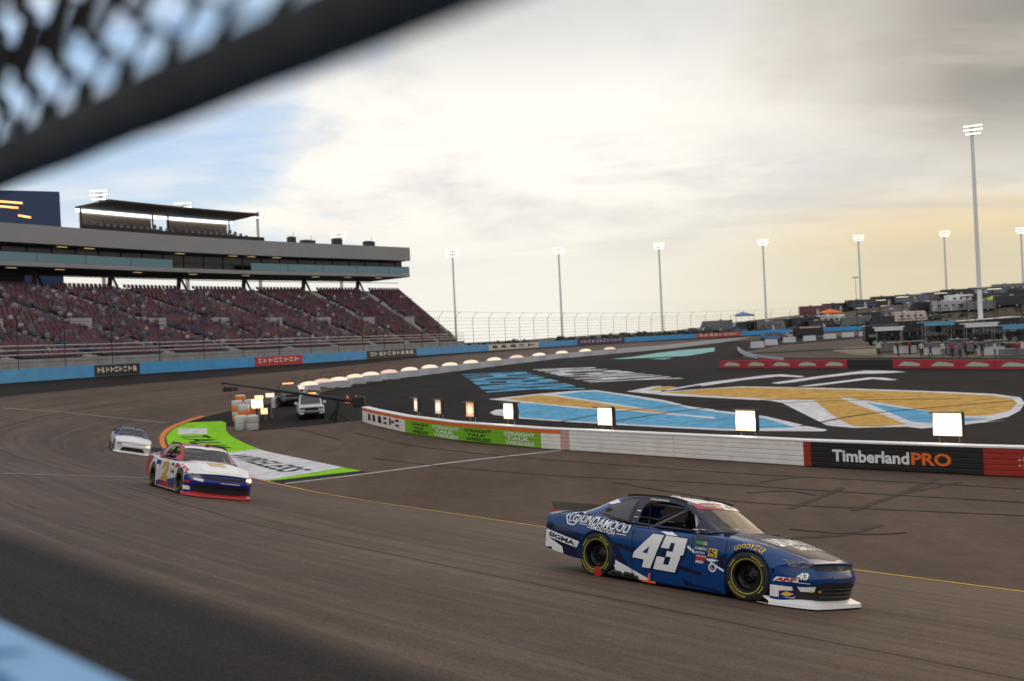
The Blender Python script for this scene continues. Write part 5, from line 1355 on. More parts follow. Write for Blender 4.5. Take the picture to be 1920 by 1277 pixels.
decal('livery_graphic', M['car_deepblue'], red, 'side', [[(.15,.30),(.95,.40),(.98,.10),(.45,.18)], [(1.68,.62),(2.1,.52),(2.1,.10),(1.68,.10)], [(-.9,.20),(.0,.32),(-.1,.22),(-.9,.09)]], off=.004)
decal('number', M['car_gold'], red, 'side', [], [('2', [(-.48,.24),(.22,.24),(.28,.82),(-.40,.82)], .07)], off=.007)
for k, (x0, z0, w_, h_, m_) in enumerate([(.48,.70,.16,.08,'black_decal'),(.48,.60,.16,.07,'white_decal'),(.48,.51,.16,.07,'red_decal'),(.68,.64,.13,.11,'yellow_decal'),(.68,.50,.14,.08,'black_decal'),(-1.05,.66,.40,.12,'car_deepblue'),(1.72,.34,.26,.06,'red_decal'),(1.72,.16,.24,.10,'white_decal')]):
    decal('sponsor_panel', M[m_], red, 'side', [[(x0,z0),(x0+w_,z0),(x0+w_,z0+h_),(x0,z0+h_)]], off=.008)
decal('hood_panel', M['car_gold'], red, 'top', [[(1.2,-.25),(1.2,.25),(1.6,.22),(1.6,-.22)]], off=.006)
decal('panel_seam', M['black'], red, 'side', [[(.40,.86),(.41,.86),(.44,.30),(.40,.10),(.39,.10),(.43,.30)], [(-.66,.86),(-.65,.86),(-.60,.10),(-.61,.10)]], off=.0105)
decal('upper_grille', GRL, red, 'front', [[(-.62,.575),(-.30,.545),(0,.535),(.30,.545),(.62,.575),(.50,.49),(0,.46),(-.50,.49)]], off=.005)
decal('lower_grille', GRL, red, 'front', [[(-.80,.29),(-.52,.335),(.52,.335),(.80,.29),(.78,.10),(-.80,.10)]], off=.005)
decal('maker_lettering', WHT, red, 'front', [[(-.10,.395),(.42,.395),(.42,.41),(-.10,.41)]], off=.006)
for s in (-1, 1): decal('headlight', M['headlight'] if s < 0 else M['lamp_glow_soft'], red, 'front', [[(y*s, z) for y, z in ((.60,.50),(.80,.47),(.86,.53),(.80,.60),(.62,.57))]], off=.006)  # left one glows unlit: imitates the wall lamps' reflection on that corner
decal('sponsor_panel', WHT, red, 'front', [[(-.78,.44),(-.55,.40),(-.55,.47),(-.76,.49)]], off=.007)
decal('hood_graphic', M['white_decal'], red, 'top', [[(.86,-.62),(2.0,-.48),(2.1,0),(2.0,.48),(.86,.62),(.95,0)]], off=.003)
decal('windshield_strip', M['white_decal'], red, 'top', [[(.17,-.58),(.24,0),(.17,.58),(.26,.60),(.36,0),(.26,-.60)]], off=.006)
loc, rot = on_track(248, 852, R(-64), 2.2)
wht = stock_car('white stock car with a dark blue roof, following farthest back on the track', loc, rot, M['car_white'], upper=M['car_purple'], splitter='white_decal')
decal('lower_grille', GRL, wht, 'front', [[(-.55,.34),(.45,.34),(.62,.13),(-.66,.13)]], off=.005)
decal('hood_line', GRL, wht, 'front', [[(-.70,.565),(0,.505),(.70,.565),(.70,.55),(0,.485),(-.70,.55)]], off=.005)
decal('livery_graphic', M['car_purple'], wht, 'side', [[(-1.9,.50),(.9,.30),(.9,.10),(-1.0,.10)]], off=.003)
for s in (-1, 1): decal('headlight', M['headlight'] if s < 0 else M['lamp_glow_soft'], wht, 'front', [[(y*s, z) for y, z in ((.58,.44),(.80,.41),(.86,.49),(.80,.55),(.62,.53))]], off=.006)  # glow on the left headlight stands in for reflected wall lamps
# ------------------------------------------------------------------ vehicles and gear in the infield
def car_wheel(parent, x, y, r=.38, w=.26, mt='tyre'):
    wv = bpy.data.objects.new('wheel', None); COL.objects.link(wv); wv.parent = parent; wv.location = (x, y, r); wv.empty_display_size = .1
    s = 1 if y > 0 else -1
    MB().lathe([(r*.6,-w/2),(r*.92,-w/2),(r,-w*.35),(r,w*.35),(r*.92,w/2),(r*.6,w/2)], 20, 'y').build('tyre', M['tyre'], wv)
    MB().lathe([(r*.62,s*w*.40),(r*.5,s*w*.36),(r*.2,s*w*.42),(0,s*w*.42)], 14, 'y').build('rim', M['steel'], wv)
def loft(sections, mb=None, mi=0, closed_ends=True):
    """skin a list of equal-length closed outlines"""
    mb = mb or MB(); n = len(sections[0]); vs = [p for s in sections for p in s]
    fs = [(i*n+j, i*n+(j+1)%n, (i+1)*n+(j+1)%n, (i+1)*n+j) for i in range(len(sections)-1) for j in range(n)]
    if closed_ends: fs += [tuple(range(n-1,-1,-1)), tuple(range((len(sections)-1)*n, len(sections)*n))]
    return mb.add(vs, fs, mi)
def rrect(w, z0, z1, x, r=.08, xt=None):
    xt = x if xt is None else xt; h = w/2
    return [(x,-h+r,z0),(x,h-r,z0),(x,h,z0+r),(xt,h*.97,z1-r),(xt,h*.97-r,z1),(xt,-h*.97+r,z1),(xt,-h*.97,z1-r),(x,-h,z0+r)]
def pickup(label, loc, rz, col, group=None):
    t = thing('pickup_truck', label, 'pickup truck', loc, rz, group)
    loft([rrect(1.9,.45,1.02,2.85,.10,2.75), rrect(2.0,.42,1.10,2.6,.1), rrect(2.02,.42,1.16,1.3,.1), rrect(2.02,.42,1.12,.9,.08), rrect(2.02,.42,1.12,-2.7,.08), rrect(1.95,.5,1.08,-2.85,.08)]).build('body', col, t)
    loft([rrect(1.86,1.10,1.14,1.35,.02,1.30), rrect(1.62,1.10,1.86,.55,.10,.50), rrect(1.60,1.10,1.90,-.2,.10), rrect(1.64,1.10,1.84,-1.0,.10), rrect(1.74,1.10,1.12,-1.25,.02)]).build('cab', col, t)
    MB().quad((1.33,-.80,1.16),(1.33,.80,1.16),(.60,.70,1.80),(.60,-.70,1.80)).build('windshield', M['glass_dark'], t)
    for s in (-1, 1):
        MB().quad((.95,s*.93,1.18),(-.95,s*.93,1.18),(-.88,s*.845,1.74),(.50,s*.845,1.74)).build('side_window', M['glass_dark'], t)
        MB().box((2.78,s*.72,.90), (.10,.36,.16), bev=.03).build('headlight', M['headlight'], t)
        MB().box((.85,s*1.12,1.24), (.12,.24,.20), bev=.04).build('mirror', col, t)
        for x in (1.85,-1.75): car_wheel(t, x, s*.86)
    g = MB(); g.box((2.84,0,.82), (.06,1.05,.30), bev=.02); g.box((2.84,0,.52), (.10,1.2,.14), bev=.02); g.build('grille', M['black'], t)
    MB().box((2.86,0,.68), (.14,1.86,.07), bev=.02).build('bumper', M['steel'], t)
    MB().box((0,0,.42), (4.6,1.6,.2)).build('chassis', M['matte_black'], t)
    MB().tube([(.2,-.5,1.94),(.2,.5,1.94)], .05, 6).build('light_bar', M['amber_glow'], t)
    return t
M['truck_white'] = paintmat('truck_white', (.62,.64,.68)); 
b = P(585, 787); hd = R(-76); hv = Vector((math.cos(hd), math.sin(hd), 0))
pickup('white pickup truck parked nose-on at the pit road exit', b-hv*2.8, hd, M['truck_white'])
b = P(523, 770); pk2 = pickup('dark pickup truck behind the orange and white barrels', b-hv*2.2+Vector((0,4,0)), R(-70), M['head_dark'])
pk2.location.z = zin(pk2.location.y)

# orange and white crash barrels at the end of the far wall
M['barrel_white'] = mat('barrel_white', (.62,.60,.60), .5, vary=.1); M['barrel_orange'] = mat('barrel_orange', (.80,.20,.03), .5, vary=.1); M['barrel_grey'] = mat('barrel_grey', (.42,.44,.42), .6, vary=.1)
def barrel(label, loc, h=1.0, r=.42, bands=('barrel_grey','barrel_white'), lid='barrel_white'):
    t = thing('crash_barrel', label, 'barrel', loc, 0, 'crash barrels at the wall end')
    n = len(bands)
    for i, m in enumerate(bands):
        z0, z1 = h*i/n, h*(i+1)/n-.01
        MB().lathe([(r*.97,z0),(r,z0+.03),(r,z1-.03),(r*.97,z1)], 18).build('band', M[m], t)
    MB().lathe([(r,h-.01),(r*.9,h+.05),(0,h+.08)], 18).build('lid', M[lid], t)
for i, (px, py, kw, lab) in enumerate([(452,806,{}, 'pale grey barrel at the front of the crash cushion, left'), (474,806,{'bands':('barrel_grey','barrel_grey')}, 'grey barrel at the front of the crash cushion, right'),
    (458,797,{'bands':('barrel_orange','barrel_white','barrel_orange','barrel_white'),'h':1.5}, 'tall orange and white striped barrel in the middle of the cushion'), (446,790,{'bands':('barrel_orange','barrel_white','barrel_orange','barrel_white'),'h':1.6}, 'orange striped barrel at the left edge of the cushion'),
    (470,788,{'bands':('barrel_white','barrel_orange','barrel_white'),'h':1.6}, 'white barrel with one orange band beside the lit panels'), (452,780,{'bands':('barrel_orange','barrel_white','barrel_orange'),'h':1.7}, 'orange barrel with a white band farthest back in the cushion')]):
    barrel(lab, P(px,py), **kw)
for i, (px, py, w, h, g, lab) in enumerate([(484,757,22,15,'lamp_glow','brightest glowing lamp panel above the crash barrels'), (496,771,14,11,'lamp_glow_orange','orange glowing lamp panel low beside the crash barrels'), (508,741,18,8,'lamp_glow_soft','pale lamp panel at the near end of the far wall'), (487,745,18,7,'lamp_glow_orange','thin orange lamp panel over the brightest one')]):
    base = P(px, 792-i*4); Y = base.y; sc = Y/F; c = at(px, py, Y); t = thing('lamp_panel', lab, 'lamp', base, R(-14), 'lamp panels by the crash barrels'); W, H = w*sc, h*sc; z = c.z-base.z
    MB().box((0,.12,z), (W+.08,.2,H+.08), bev=.03).build('housing', M['dark_steel'], t); MB().quad((-W/2,0,z-H/2),(W/2,0,z-H/2),(W/2,0,z+H/2),(-W/2,0,z+H/2)).build('lens', M[g], t)
    MB().tube([(0,.15,0),(0,.15,z-H/2)], .05, 6).build('post', M['steel'], t)

# television camera crane over the pit exit
pb = P(628, 790); cr = thing('camera_crane', 'long black camera crane arm reaching left over the pit exit', 'crane', pb)
E0 = at(634, 748, pb.y)-pb; E1 = at(415, 718, pb.y)-pb; ZT = E0.z
MB().tube([E0+(E0-E1).normalized()*1.6, E0, E0.lerp(E1,.5), E1], [.15,.14,.10,.06], 8).build('boom', M['black'], cr)
MB().tube([(0,0,0),(E0.x,0,ZT)], .14, 8).build('column', M['black'], cr)
for a in (0, 120, 240): MB().tube([(0,0,ZT*.5),(1.0*math.cos(R(a)),1.0*math.sin(R(a)),.04)], .06, 6).build('leg', M['black'], cr)
bx = E0+(E0-E1).normalized()*1.6; MB().box(tuple(bx), (.9,.6,.8), bev=.08).build('counterweight', M['black'], cr)
hc = at(428, 730, pb.y)-pb; hd_ = MB(); hd_.box(tuple(hc), (.7,.5,.36), bev=.06); hd_.tube([hc+Vector((.45,-.1,0)), hc+Vector((.75,-.16,0))], .14, 10); hd_.build('camera', M['black'], cr)
MB().tube([E1, (E1.x+.15, E1.y, hc.z+.3), hc], .04, 6).build('camera_bracket', M['black'], cr)
for i, px in enumerate((652, 668)):
    c = P(px, 757); t = thing('traffic_cone', f'small orange-red cone on the dark pit exit, {["left","right"][i]} of two', 'cone', c, 0, 'cones on the pit exit')
    MB().lathe([(.26,.05),(.05,.75),(0,.76)], 12).build('cone', M['orange'], t); MB().box((0,0,.025), (.6,.6,.05)).build('base', M['black'], t)

# people: one skinned figure per pose, shared by all
def figure_mesh(pose):
    J = {'pel':(0,0,.95),'ch':(0,.0,1.30),'nk':(0,.01,1.50),'hd':(0,.03,1.66),'top':(0,.02,1.76)}
    E = [('pel','ch'),('ch','nk'),('nk','hd'),('hd','top')]; RR = {'pel':.15,'ch':.17,'nk':.065,'hd':.105,'top':.08}
    sp = .10 if pose != 'walk' else .09
    for s, n in ((-1,'l'),(1,'r')):
        st = .0 if pose != 'walk' else .22*s
        J['hip'+n] = (s*.10,0,.90); J['kn'+n] = (s*sp*1.1,st*.6+.03,.48); J['an'+n] = (s*sp*1.2,st,.09); J['to'+n] = (s*sp*1.4,st+.19,.04)
        J['sh'+n] = (s*.19,0,1.42)
        if pose == 'fold': J['el'+n] = (s*.27,.02,1.16); J['ha'+n] = (s*.02,.24,1.14)
        elif pose == 'point' and s > 0: J['el'+n] = (s*.36,.14,1.36); J['ha'+n] = (s*.44,.40,1.42)
        else: J['el'+n] = (s*.27,-st*.4,1.14); J['ha'+n] = (s*.28,.06-st*.7,.86)
        E += [('pel','hip'+n),('hip'+n,'kn'+n),('kn'+n,'an'+n),('an'+n,'to'+n),('ch','sh'+n),('sh'+n,'el'+n),('el'+n,'ha'+n)]
        RR.update({'hip'+n:.10,'kn'+n:.068,'an'+n:.048,'to'+n:.04,'sh'+n:.075,'el'+n:.048,'ha'+n:.040})
    names = list(J); me = bpy.data.meshes.new('figure'); me.from_pydata([J[k] for k in names], [(names.index(a), names.index(b)) for a, b in E], [])
    o = link('figure', me); o.modifiers.new('skin', 'SKIN'); o.modifiers.new('sub', 'SUBSURF').levels = 1
    sv = me.skin_vertices[0].data
    for k, n in enumerate(names): sv[k].radius = (RR[n], RR[n]*(.72 if n in ('pel','ch') else 1)); sv[k].use_root = (n == 'pel')
    dg = bpy.context.evaluated_depsgraph_get(); m2 = bpy.data.meshes.new_from_object(o.evaluated_get(dg)); bpy.data.objects.remove(o)
    m2.materials.clear()
    for p in m2.polygons: 
        z = p.center.z; p.use_smooth = True
        p.material_index = 2 if (z > 1.52 or (abs(p.center.x) > .2 and z < .92 and z > .7)) else (0 if z > .93 else 1)
    return m2
FIG = {p: figure_mesh(p) for p in ('stand','walk','fold','point')}
def cloth(name, c): 
    if name not in M: M[name] = mat(name, c, .8, vary=.12)
    return M[name]
CL = {'black':(.012,.012,.013),'white':(.55,.55,.55),'red':(.32,.02,.03),'navy':(.02,.03,.09),'grey':(.14,.14,.15),'khaki':(.24,.18,.11),'yellow':(.5,.55,.04),'blue':(.03,.10,.32)}
_fm = {}
def person(label, loc, rz, pose, top, bottom, group):
    key = (pose, top, bottom)
    if key not in _fm:
        m = FIG[pose].copy(); 
        for q in (cloth('cloth_'+top, CL[top]), cloth('cloth_'+bottom, CL[bottom]), M['skin']): m.materials.append(q)
        _fm[key] = m
    o = link('person', _fm[key]); o.location = loc; o.rotation_euler.z = rz; set_props(o, label, 'person', None, group)
    o['group'] = group; del o['kind']
    hair = MB().lathe([(.118,1.66),(.122,1.70),(.105,1.77),(.05,1.81),(0,1.815)], 10, 'z', (0,.0,0)).build('hat', cloth('cloth_'+('black' if top != 'black' else 'red'), CL['black' if top != 'black' else 'red']), o)
    return o

# pit stands: tall crew carts with a roof, screens and drawers
M['cart_dark'] = mat('cart_dark', (.022,.022,.026), .35, vary=.2); M['cart_white'] = mat('cart_white', (.55,.55,.57), .4, vary=.1); M['cart_grey'] = mat('cart_grey', (.16,.16,.17), .4, vary=.1)
M['awning_blue'] = mat('awning_blue', (.10,.32,.50), .6, vary=.1); M['awning_white'] = mat('awning_white', (.66,.66,.68), .6, vary=.1); M['awning_black'] = mat('awning_black', (.015,.015,.017), .6, vary=.1)
def pit_stand(label, loc, rz, body, awn, W=3.4, H=3.6):
    t = thing('pit_stand', label, 'pit stand', loc, rz, 'pit stands behind the red wall')
    MB().box((0,0,.78), (W,1.3,1.15), bev=.05).build('cabinet', M[body], t)
    for i in range(4): MB().box((-W/2+W*(i+.5)/4,-.67,.80), (W/4-.08,.04,.9), bev=.01).build('drawer', M['cart_grey' if body != 'cart_grey' else 'cart_dark'], t)
    MB().box((0,0,1.40), (W+.1,1.4,.06)).build('platform', M['steel'], t)
    for sx in (-1,1):
        for sy in (-1,1):
            MB().tube([(sx*W*.47,sy*.6,1.4),(sx*W*.47,sy*.6,H)], .035, 6).build('post', M['steel'], t)
            car_wheel(t, sx*W*.36, sy*.5, .20, .14)
    MB().box((0,-.1,H+.06), (W+.7,2.1,.12), bev=.05).build('awning', M[awn], t)
    MB().quad((-W*.55,-1.15,H-.36),(W*.55,-1.15,H-.36),(W*.55,-1.15,H),(-W*.55,-1.15,H)).build('awning_valance', M[awn], t)
    for i in range(3): MB().box((-W*.3+W*.3*i,.5,2.35), (W*.26,.06,.55), bev=.015).build('screen', M['glass_dark'], t)
    for i in range(3): s_ = MB(); s_.box((-W*.3+W*.3*i,-.1,1.72), (.45,.4,.08)); s_.box((-W*.3+W*.3*i,-.3,1.98), (.45,.06,.5)); s_.build('seat', M['black'], t)
    MB().tube([(-W*.47,.62,.2),(-W*.47,-.9,1.35)], .03, 6).tube([(-W*.40,.62,.2),(-W*.40,-.9,1.35)], .03, 6).build('ladder', M['steel'], t)
    return t
PS = [(1668,664,'cart_dark','awning_white',3.0,'dark cart with a white awning, first from the left'), (1716,660,'cart_grey','awning_black',3.2,'grey cart under a black awning'), (1758,664,'cart_dark','awning_blue',3.2,'dark cart under a pale blue awning'),
      (1800,657,'cart_dark','awning_black',3.6,'long dark cart under a black awning'), (1838,664,'cart_dark','awning_white',3.2,'dark cart with a white awning, between two black awnings'), (1876,659,'cart_dark','awning_black',3.4,'dark cart under a black awning near the right edge'), (1912,665,'cart_grey','awning_blue',3.2,'grey cart under a blue awning at the right edge')]
for i, (px, py, bd, aw_, W, lab) in enumerate(PS):
    pit_stand(f'wheeled pit stand: {lab}', P(px,py), R(-18+6*(i % 3)), bd, aw_, W, 3.3+.25*(i % 3))
# white equipment boxes along the pit wall and concrete blocks with gear behind the far end of pit road
for i, (px, py, w, h, m) in enumerate([(1697,664,2.6,.9,'cart_white'), (1752,667,2.2,.85,'cart_white'), (1858,668,2.8,.95,'cart_white'), (1899,669,2.6,.8,'cart_grey'), (1790,667,1.6,.9,'cart_grey')]):
    t = thing('equipment_box', f'{"white" if m == "cart_white" else "grey"} equipment box standing on the pit road pavement, {ORD[i if i < 1 else (1 if px == 1752 else 3 if px == 1858 else 4 if px == 1899 else 2)]} from the left', 'box', P(px,py), R(-15), 'equipment boxes along the pits')
    MB().box((0,0,h/2+.08), (w,.9,h), bev=.04).build('case', M[m], t); MB().box((0,0,h+.10), (w+.06,.96,.07), bev=.02).build('lid', M['steel'], t)
    for x in (-.3,.3): MB().box((x*w,-.47,h*.6), (.18,.04,.05)).build('handle', M['black'], t)
    for x in (-.42,.42):
        for y in (-.3,.3): MB().lathe([(0,-.03),(.08,-.03),(.08,.03),(0,.03)], 10, 'y', (x*w,y,.08)).build('wheel', M['rubber'], t)
M['block_white'] = mat('block_white', (.52,.54,.60), .6, vary=.12)
for i, (px, py) in enumerate([(1420,652),(1446,647),(1480,642),(1518,639),(1556,635),(1590,632),(1622,630)]):
    b = P(px, py); t = thing('barrier_block', f'white barrier block at the far end of pit road, {ORD[i]} from the left', 'barrier', b, R(30), 'white barrier blocks at the pit road end')
    w = b.y/F*30; loft([[(-w/2,-.3,0),(-w/2,.3,0),(-w/2,.12,1.05),(-w/2,-.12,1.05)], [(w/2,-.3,0),(w/2,.3,0),(w/2,.12,1.05),(w/2,-.12,1.05)]]).build('block', M['block_white'], t)
    MB().box((0,0,1.07), (w*.96,.26,.05)).build('cap', M['white_cap'], t)
def suv(label, loc, rz, col, group, bar=None, W=1.9, L=4.8, H=1.75, cat='car'):
    t = thing('parked_car', label, cat, loc, rz, group); h = L/2
    loft([rrect(W*.92,.4,.85,h,.1,h-.08), rrect(W,.36,1.0,h*.86,.1), rrect(W,.36,1.05,h*.4,.1), rrect(W,.36,1.05,-h*.8,.1), rrect(W*.94,.45,.98,-h,.1)]).build('body', col, t)
    loft([rrect(W*.9,1.03,1.08,h*.42,.02), rrect(W*.80,1.03,H-.04,h*.12,.1), rrect(W*.80,1.03,H,-h*.3,.1), rrect(W*.80,1.03,H-.05,-h*.72,.1), rrect(W*.9,1.03,1.07,-h*.9,.02)]).build('cab', M['glass_dark'], t)
    loft([rrect(W*.74,H-.05,H+.03,h*.08,.02), rrect(W*.74,H-.03,H+.05,-h*.68,.02)]).build('roof', col, t)
    for x in (h*.62,-h*.62):
        for s in (-1,1): car_wheel(t, x, s*W*.44, .36, .22)
    for s in (-1,1): MB().box((h*.97,s*W*.34,.78), (.08,.32,.14), bev=.02).build('headlight', M['headlight'], t)
    if bar: MB().box((-h*.1,0,H+.12), (.3,1.1,.12), bev=.03).build('light_bar', M[bar], t)
    return t
M['car_lime'] = paintmat('car_lime', (.42,.52,.03)); M['car_cream'] = paintmat('car_cream', (.58,.48,.42)); M['car_black'] = paintmat('car_black', (.012,.012,.014)); M['car_maroon'] = paintmat('car_maroon', (.12,.02,.035)); M['car_silver'] = paintmat('car_silver', (.36,.37,.40)); M['car_sky'] = paintmat('car_sky', (.05,.16,.40))
for px, py, c, rz, lab in [(1466,637,'car_maroon',20,'maroon car behind the barrier blocks at the pit road end'), (1497,634,'car_cream',10,'cream car behind the barrier blocks at the pit road end'), (1575,627,'car_lime',15,'yellow-green safety car behind the barrier blocks'), (1552,628,'car_white',5,'white car beside the yellow-green safety car'), (1612,626,'car_cream',0,'cream car at the right end of the barrier blocks'), (1450,638,'car_sky',20,'blue car behind the left barrier blocks')]:
    suv(lab, P(px,py)+Vector((0,3,0)), R(rz), M[c], 'cars at the far end of pit road', 'amber_glow' if c == 'car_lime' else None)
bt = P(1525,634)+Vector((0,4,0)); t = thing('box_trailer', 'black box trailer between the cars at the pit road end', 'trailer', bt, R(8))
MB().box((0,0,1.7), (7.0,2.4,2.4), bev=.08).build('body', M['car_black'], t); MB().box((0,-1.21,2.7), (5.5,.02,.3)).build('stripe', M['car_cream'], t)
for x in (-1.2,1.2):
    for s in (-1,1): car_wheel(t, x, s*1.05, .42, .26)
MB().box((4.0,0,.5), (1.4,.16,.12)).build('tow_bar', M['steel'], t)
# people working in the pits
PP = [(1648,667,'stand','white','black'),(1660,662,'walk','black','grey'),(1684,668,'fold','black','black'),(1706,665,'stand','red','black'),(1728,669,'walk','white','black'),(1738,664,'stand','black','khaki'),(1768,669,'point','white','grey'),(1780,662,'stand','navy','black'),(1786,669,'walk','red','black'),(1812,669,'stand','black','black'),(1822,664,'fold','white','black'),(1830,670,'walk','black','khaki'),(1850,664,'stand','red','black'),(1866,670,'stand','white','navy'),(1882,667,'walk','navy','black'),(1892,663,'stand','black','black'),(1908,670,'fold','red','grey'),(1918,668,'stand','white','black'),(1694,661,'stand','grey','black'),(1800,670,'stand','grey','navy'),(1745,670,'walk','blue','black'),(1842,669,'point','navy','black')]
PL = {'stand':'standing','walk':'walking','fold':'standing with folded arms','point':'pointing'}
for i, (px, py, po, tp_, bt_) in enumerate(sorted(PP)):
    person(f'person {PL[po]} in {tp_} shirt, {bt_} trousers, {ORD[i]} from left behind red wall', P(px,py), R(160+37*i % 90), po, tp_, bt_, 'people in the pits')
# pit road lamps: flat heads on thin posts
for i, (px, py, Y, w) in enumerate([(1650,563,150,1.7),(1628,565,160,1.5),(1690,557,140,1.9),(1716,563,165,1.5),(1762,550,132,1.9),(1745,553,138,1.8),(1758,560,165,1.5),(1812,557,165,1.6),(1826,543,126,1.7),(1862,542,122,2.0),(1868,554,160,1.6),(1914,542,122,1.8),(1604,521,230,1.4)]):
    h = at(px,py,Y); z0 = zin(Y); lit = px in (1650,1690,1762,1862)
    t = thing('pit_lamp', f'flat {"lit" if lit else "dark"} lamp head on a thin post above the pits, {ORD[sorted([1650,1628,1690,1716,1762,1745,1758,1812,1826,1862,1868,1914,1604]).index(px)]} from the left', 'street lamp', (h.x,h.y,z0), 0, 'flat-headed lamps over the pits')
    H = h.z-z0; MB().tube([(0,0,0),(0,0,H)], [.07,.045], 6).build('post', M['dark_steel'], t)
    MB().box((0,0,H+.10), (w,.9,.14), bev=.06).build('head', M['dark_steel'], t)
    MB().box((w*.05,-.1,H-.0), (w*.8,.5,.05)).build('lens', M['canopy_glow' if lit else 'galvanised'], t)
# low blue rail of the far pits
q = [at(px,py,185) for px,py in ((1720,608),(1790,604),(1850,600),(1925,594))]
t = thing('pit_building', 'long low garage roof edge with a pale blue stripe behind the pits', 'building', (q[0].x,q[0].y,zin(185)))
q0 = Vector((q[0].x,q[0].y,zin(185)))
def ext(q, z0, z1, dy): return MB().strip([(p.x,p.y+dy,p.z+z0) for p in q], [(p.x,p.y+dy,p.z+z1) for p in q])
child(ext(q,-.45,.0,0), 'stripe', M['awning_blue'], t, q0); child(ext(q,.0,.14,-.02), 'roof_edge', M['awning_white'], t, q0)
child(MB().strip([(p.x,p.y-.3,p.z+.14) for p in q],[(p.x,p.y+7,p.z+.2) for p in q]), 'roof', M['galvanised'], t, q0)
child(MB().strip([(p.x,p.y+.6,zin(185)) for p in q],[(p.x,p.y+.6,p.z-.3) for p in q]), 'wall', M['cart_dark'], t, q0)
# motorhomes and cars parked on the hillside
def motorhome(label, loc, rz, col, stripe, L=9.0, H=3.1):
    t = thing('motorhome', label, 'motorhome', loc, rz, 'vehicles parked on the hillside'); h = L/2
    loft([rrect(2.4,.5,2.5,h,.15,h-.5), rrect(2.5,.45,H,h-.9,.15), rrect(2.5,.45,H,-h,.15)]).build('body', col, t)
    MB().box((0,-1.262,1.15), (L*.8,.02,.35)).build('stripe', stripe, t)
    for x in (-h*.6,-h*.2,h*.2,h*.55): MB().box((x,-1.265,2.0), (.9,.03,.6), bev=.01).build('window', M['glass_dark'], t)
    MB().quad((h+.02,-1.0,1.5),(h+.02,1.0,1.5),(h-.33,1.0,2.4),(h-.33,-1.0,2.4)).build('windshield', M['glass_dark'], t)
    MB().box((h*.1,-1.265,1.3), (.7,.03,1.7)).build('door', M['galvanised'], t); MB().box((-h*.3,0,H+.14), (.9,.8,.28), bev=.06).build('roof_vent', M['cart_white'], t)
    for x in (h*.6,-h*.55):
        for s in (-1,1): car_wheel(t, x, s*1.1, .45, .28)
    return t
cols = ['cart_grey','car_black','cart_dark','cart_dark','cart_grey','cart_dark','car_black','cart_grey','car_maroon','cart_dark','car_silver']
cn = {'car_silver':'silver','car_black':'black','car_white':'white','car_cream':'cream','car_sky':'blue','cart_grey':'grey','car_maroon':'maroon','cart_dark':'dark'}
used = {}
rr_ = random.Random(5); spots = []
for px, Y, kind in [(1300,288,'c'),(1322,290,'c'),(1342,296,'m'),(1362,288,'c'),(1384,292,'c'),(1404,298,'m'),(1424,289,'c'),(1446,293,'m'),(1470,298,'m'),(1490,288,'c'),(1512,296,'m'),(1538,290,'m'),(1560,297,'m'),(1584,287,'c'),(1604,293,'m'),(1630,296,'m'),(1654,288,'m'),(1680,294,'m'),(1706,288,'m'),(1732,296,'m'),(1756,287,'c'),(1780,291,'m'),(1806,296,'m'),(1834,288,'m'),(1862,294,'m'),(1890,289,'m'),(1915,295,'m'),
                    (1530,315,'m'),(1572,318,'m'),(1618,316,'m'),(1664,320,'m'),(1712,316,'m'),(1752,318,'m'),(1798,316,'m'),(1846,320,'m'),(1896,317,'m')]:
    spots.append((px, Y, kind))
for i, (px, Y, kind) in enumerate(sorted(spots)):
    d = ray(px, 600); x = d.x*Y; z = hill_z(x, Y); c = {4:'car_sky', 13:'car_white', 22:'car_cream', 29:'car_white'}.get(i, cols[rr_.randrange(len(cols))]); back = Y > 310
    used.setdefault((kind, c), 0); used[(kind, c)] += 1; k = used[(kind, c)]
    lab = f'{cn[c]} {"motorhome" if kind == "m" else "car"} parked on the hillside behind the track, {ORD[k-1]} {cn[c]} one from the left'
    rz = R(rr_.choice([4,-8,12,172,186]))
    if kind == 'm': o = motorhome(lab, (x,Y,z-.1), rz, M[c], M[rr_.choice(['car_maroon','car_sky','cart_grey'])], rr_.uniform(8,10.5), rr_.uniform(2.9,3.4))
    else: o = suv(lab, (x,Y,z-.05), rz, M[c], 'vehicles parked on the hillside')
for px, py, Y, c, lab in [(1392,588,300,'car_sky','blue pop-up canopy among the vehicles on the hillside'), (1556,583,300,'orange','orange-tan pop-up canopy among the vehicles on the hillside'), (1862,568,300,'car_lime','yellow pop-up canopy high on the hillside at the right')]:
    p = at(px, py, Y-8); z = hill_z(p.x, Y-8); t = thing('pop_up_canopy', lab, 'canopy', (p.x, Y-8, z), R(8), 'pop-up canopies on the hillside'); h = max(2.3, p.z-z)
    MB().add([(-3,-2,h-.5),(3,-2,h-.5),(3,2,h-.5),(-3,2,h-.5),(0,0,h+.6)], [(0,1,4),(1,2,4),(2,3,4),(3,0,4)]).build('roof', M[c], t)
    for sx in (-2.9,2.9):
        for sy in (-1.9,1.9): MB().tube([(sx,sy,0),(sx,sy,h-.5)], .05, 5).build('leg', M['steel'], t)
    MB().add([(-3,-2,h-.5),(3,-2,h-.5),(3,-2,h-.85),(-3,-2,h-.85)], [(0,1,2,3)]).build('valance', M[c], t)
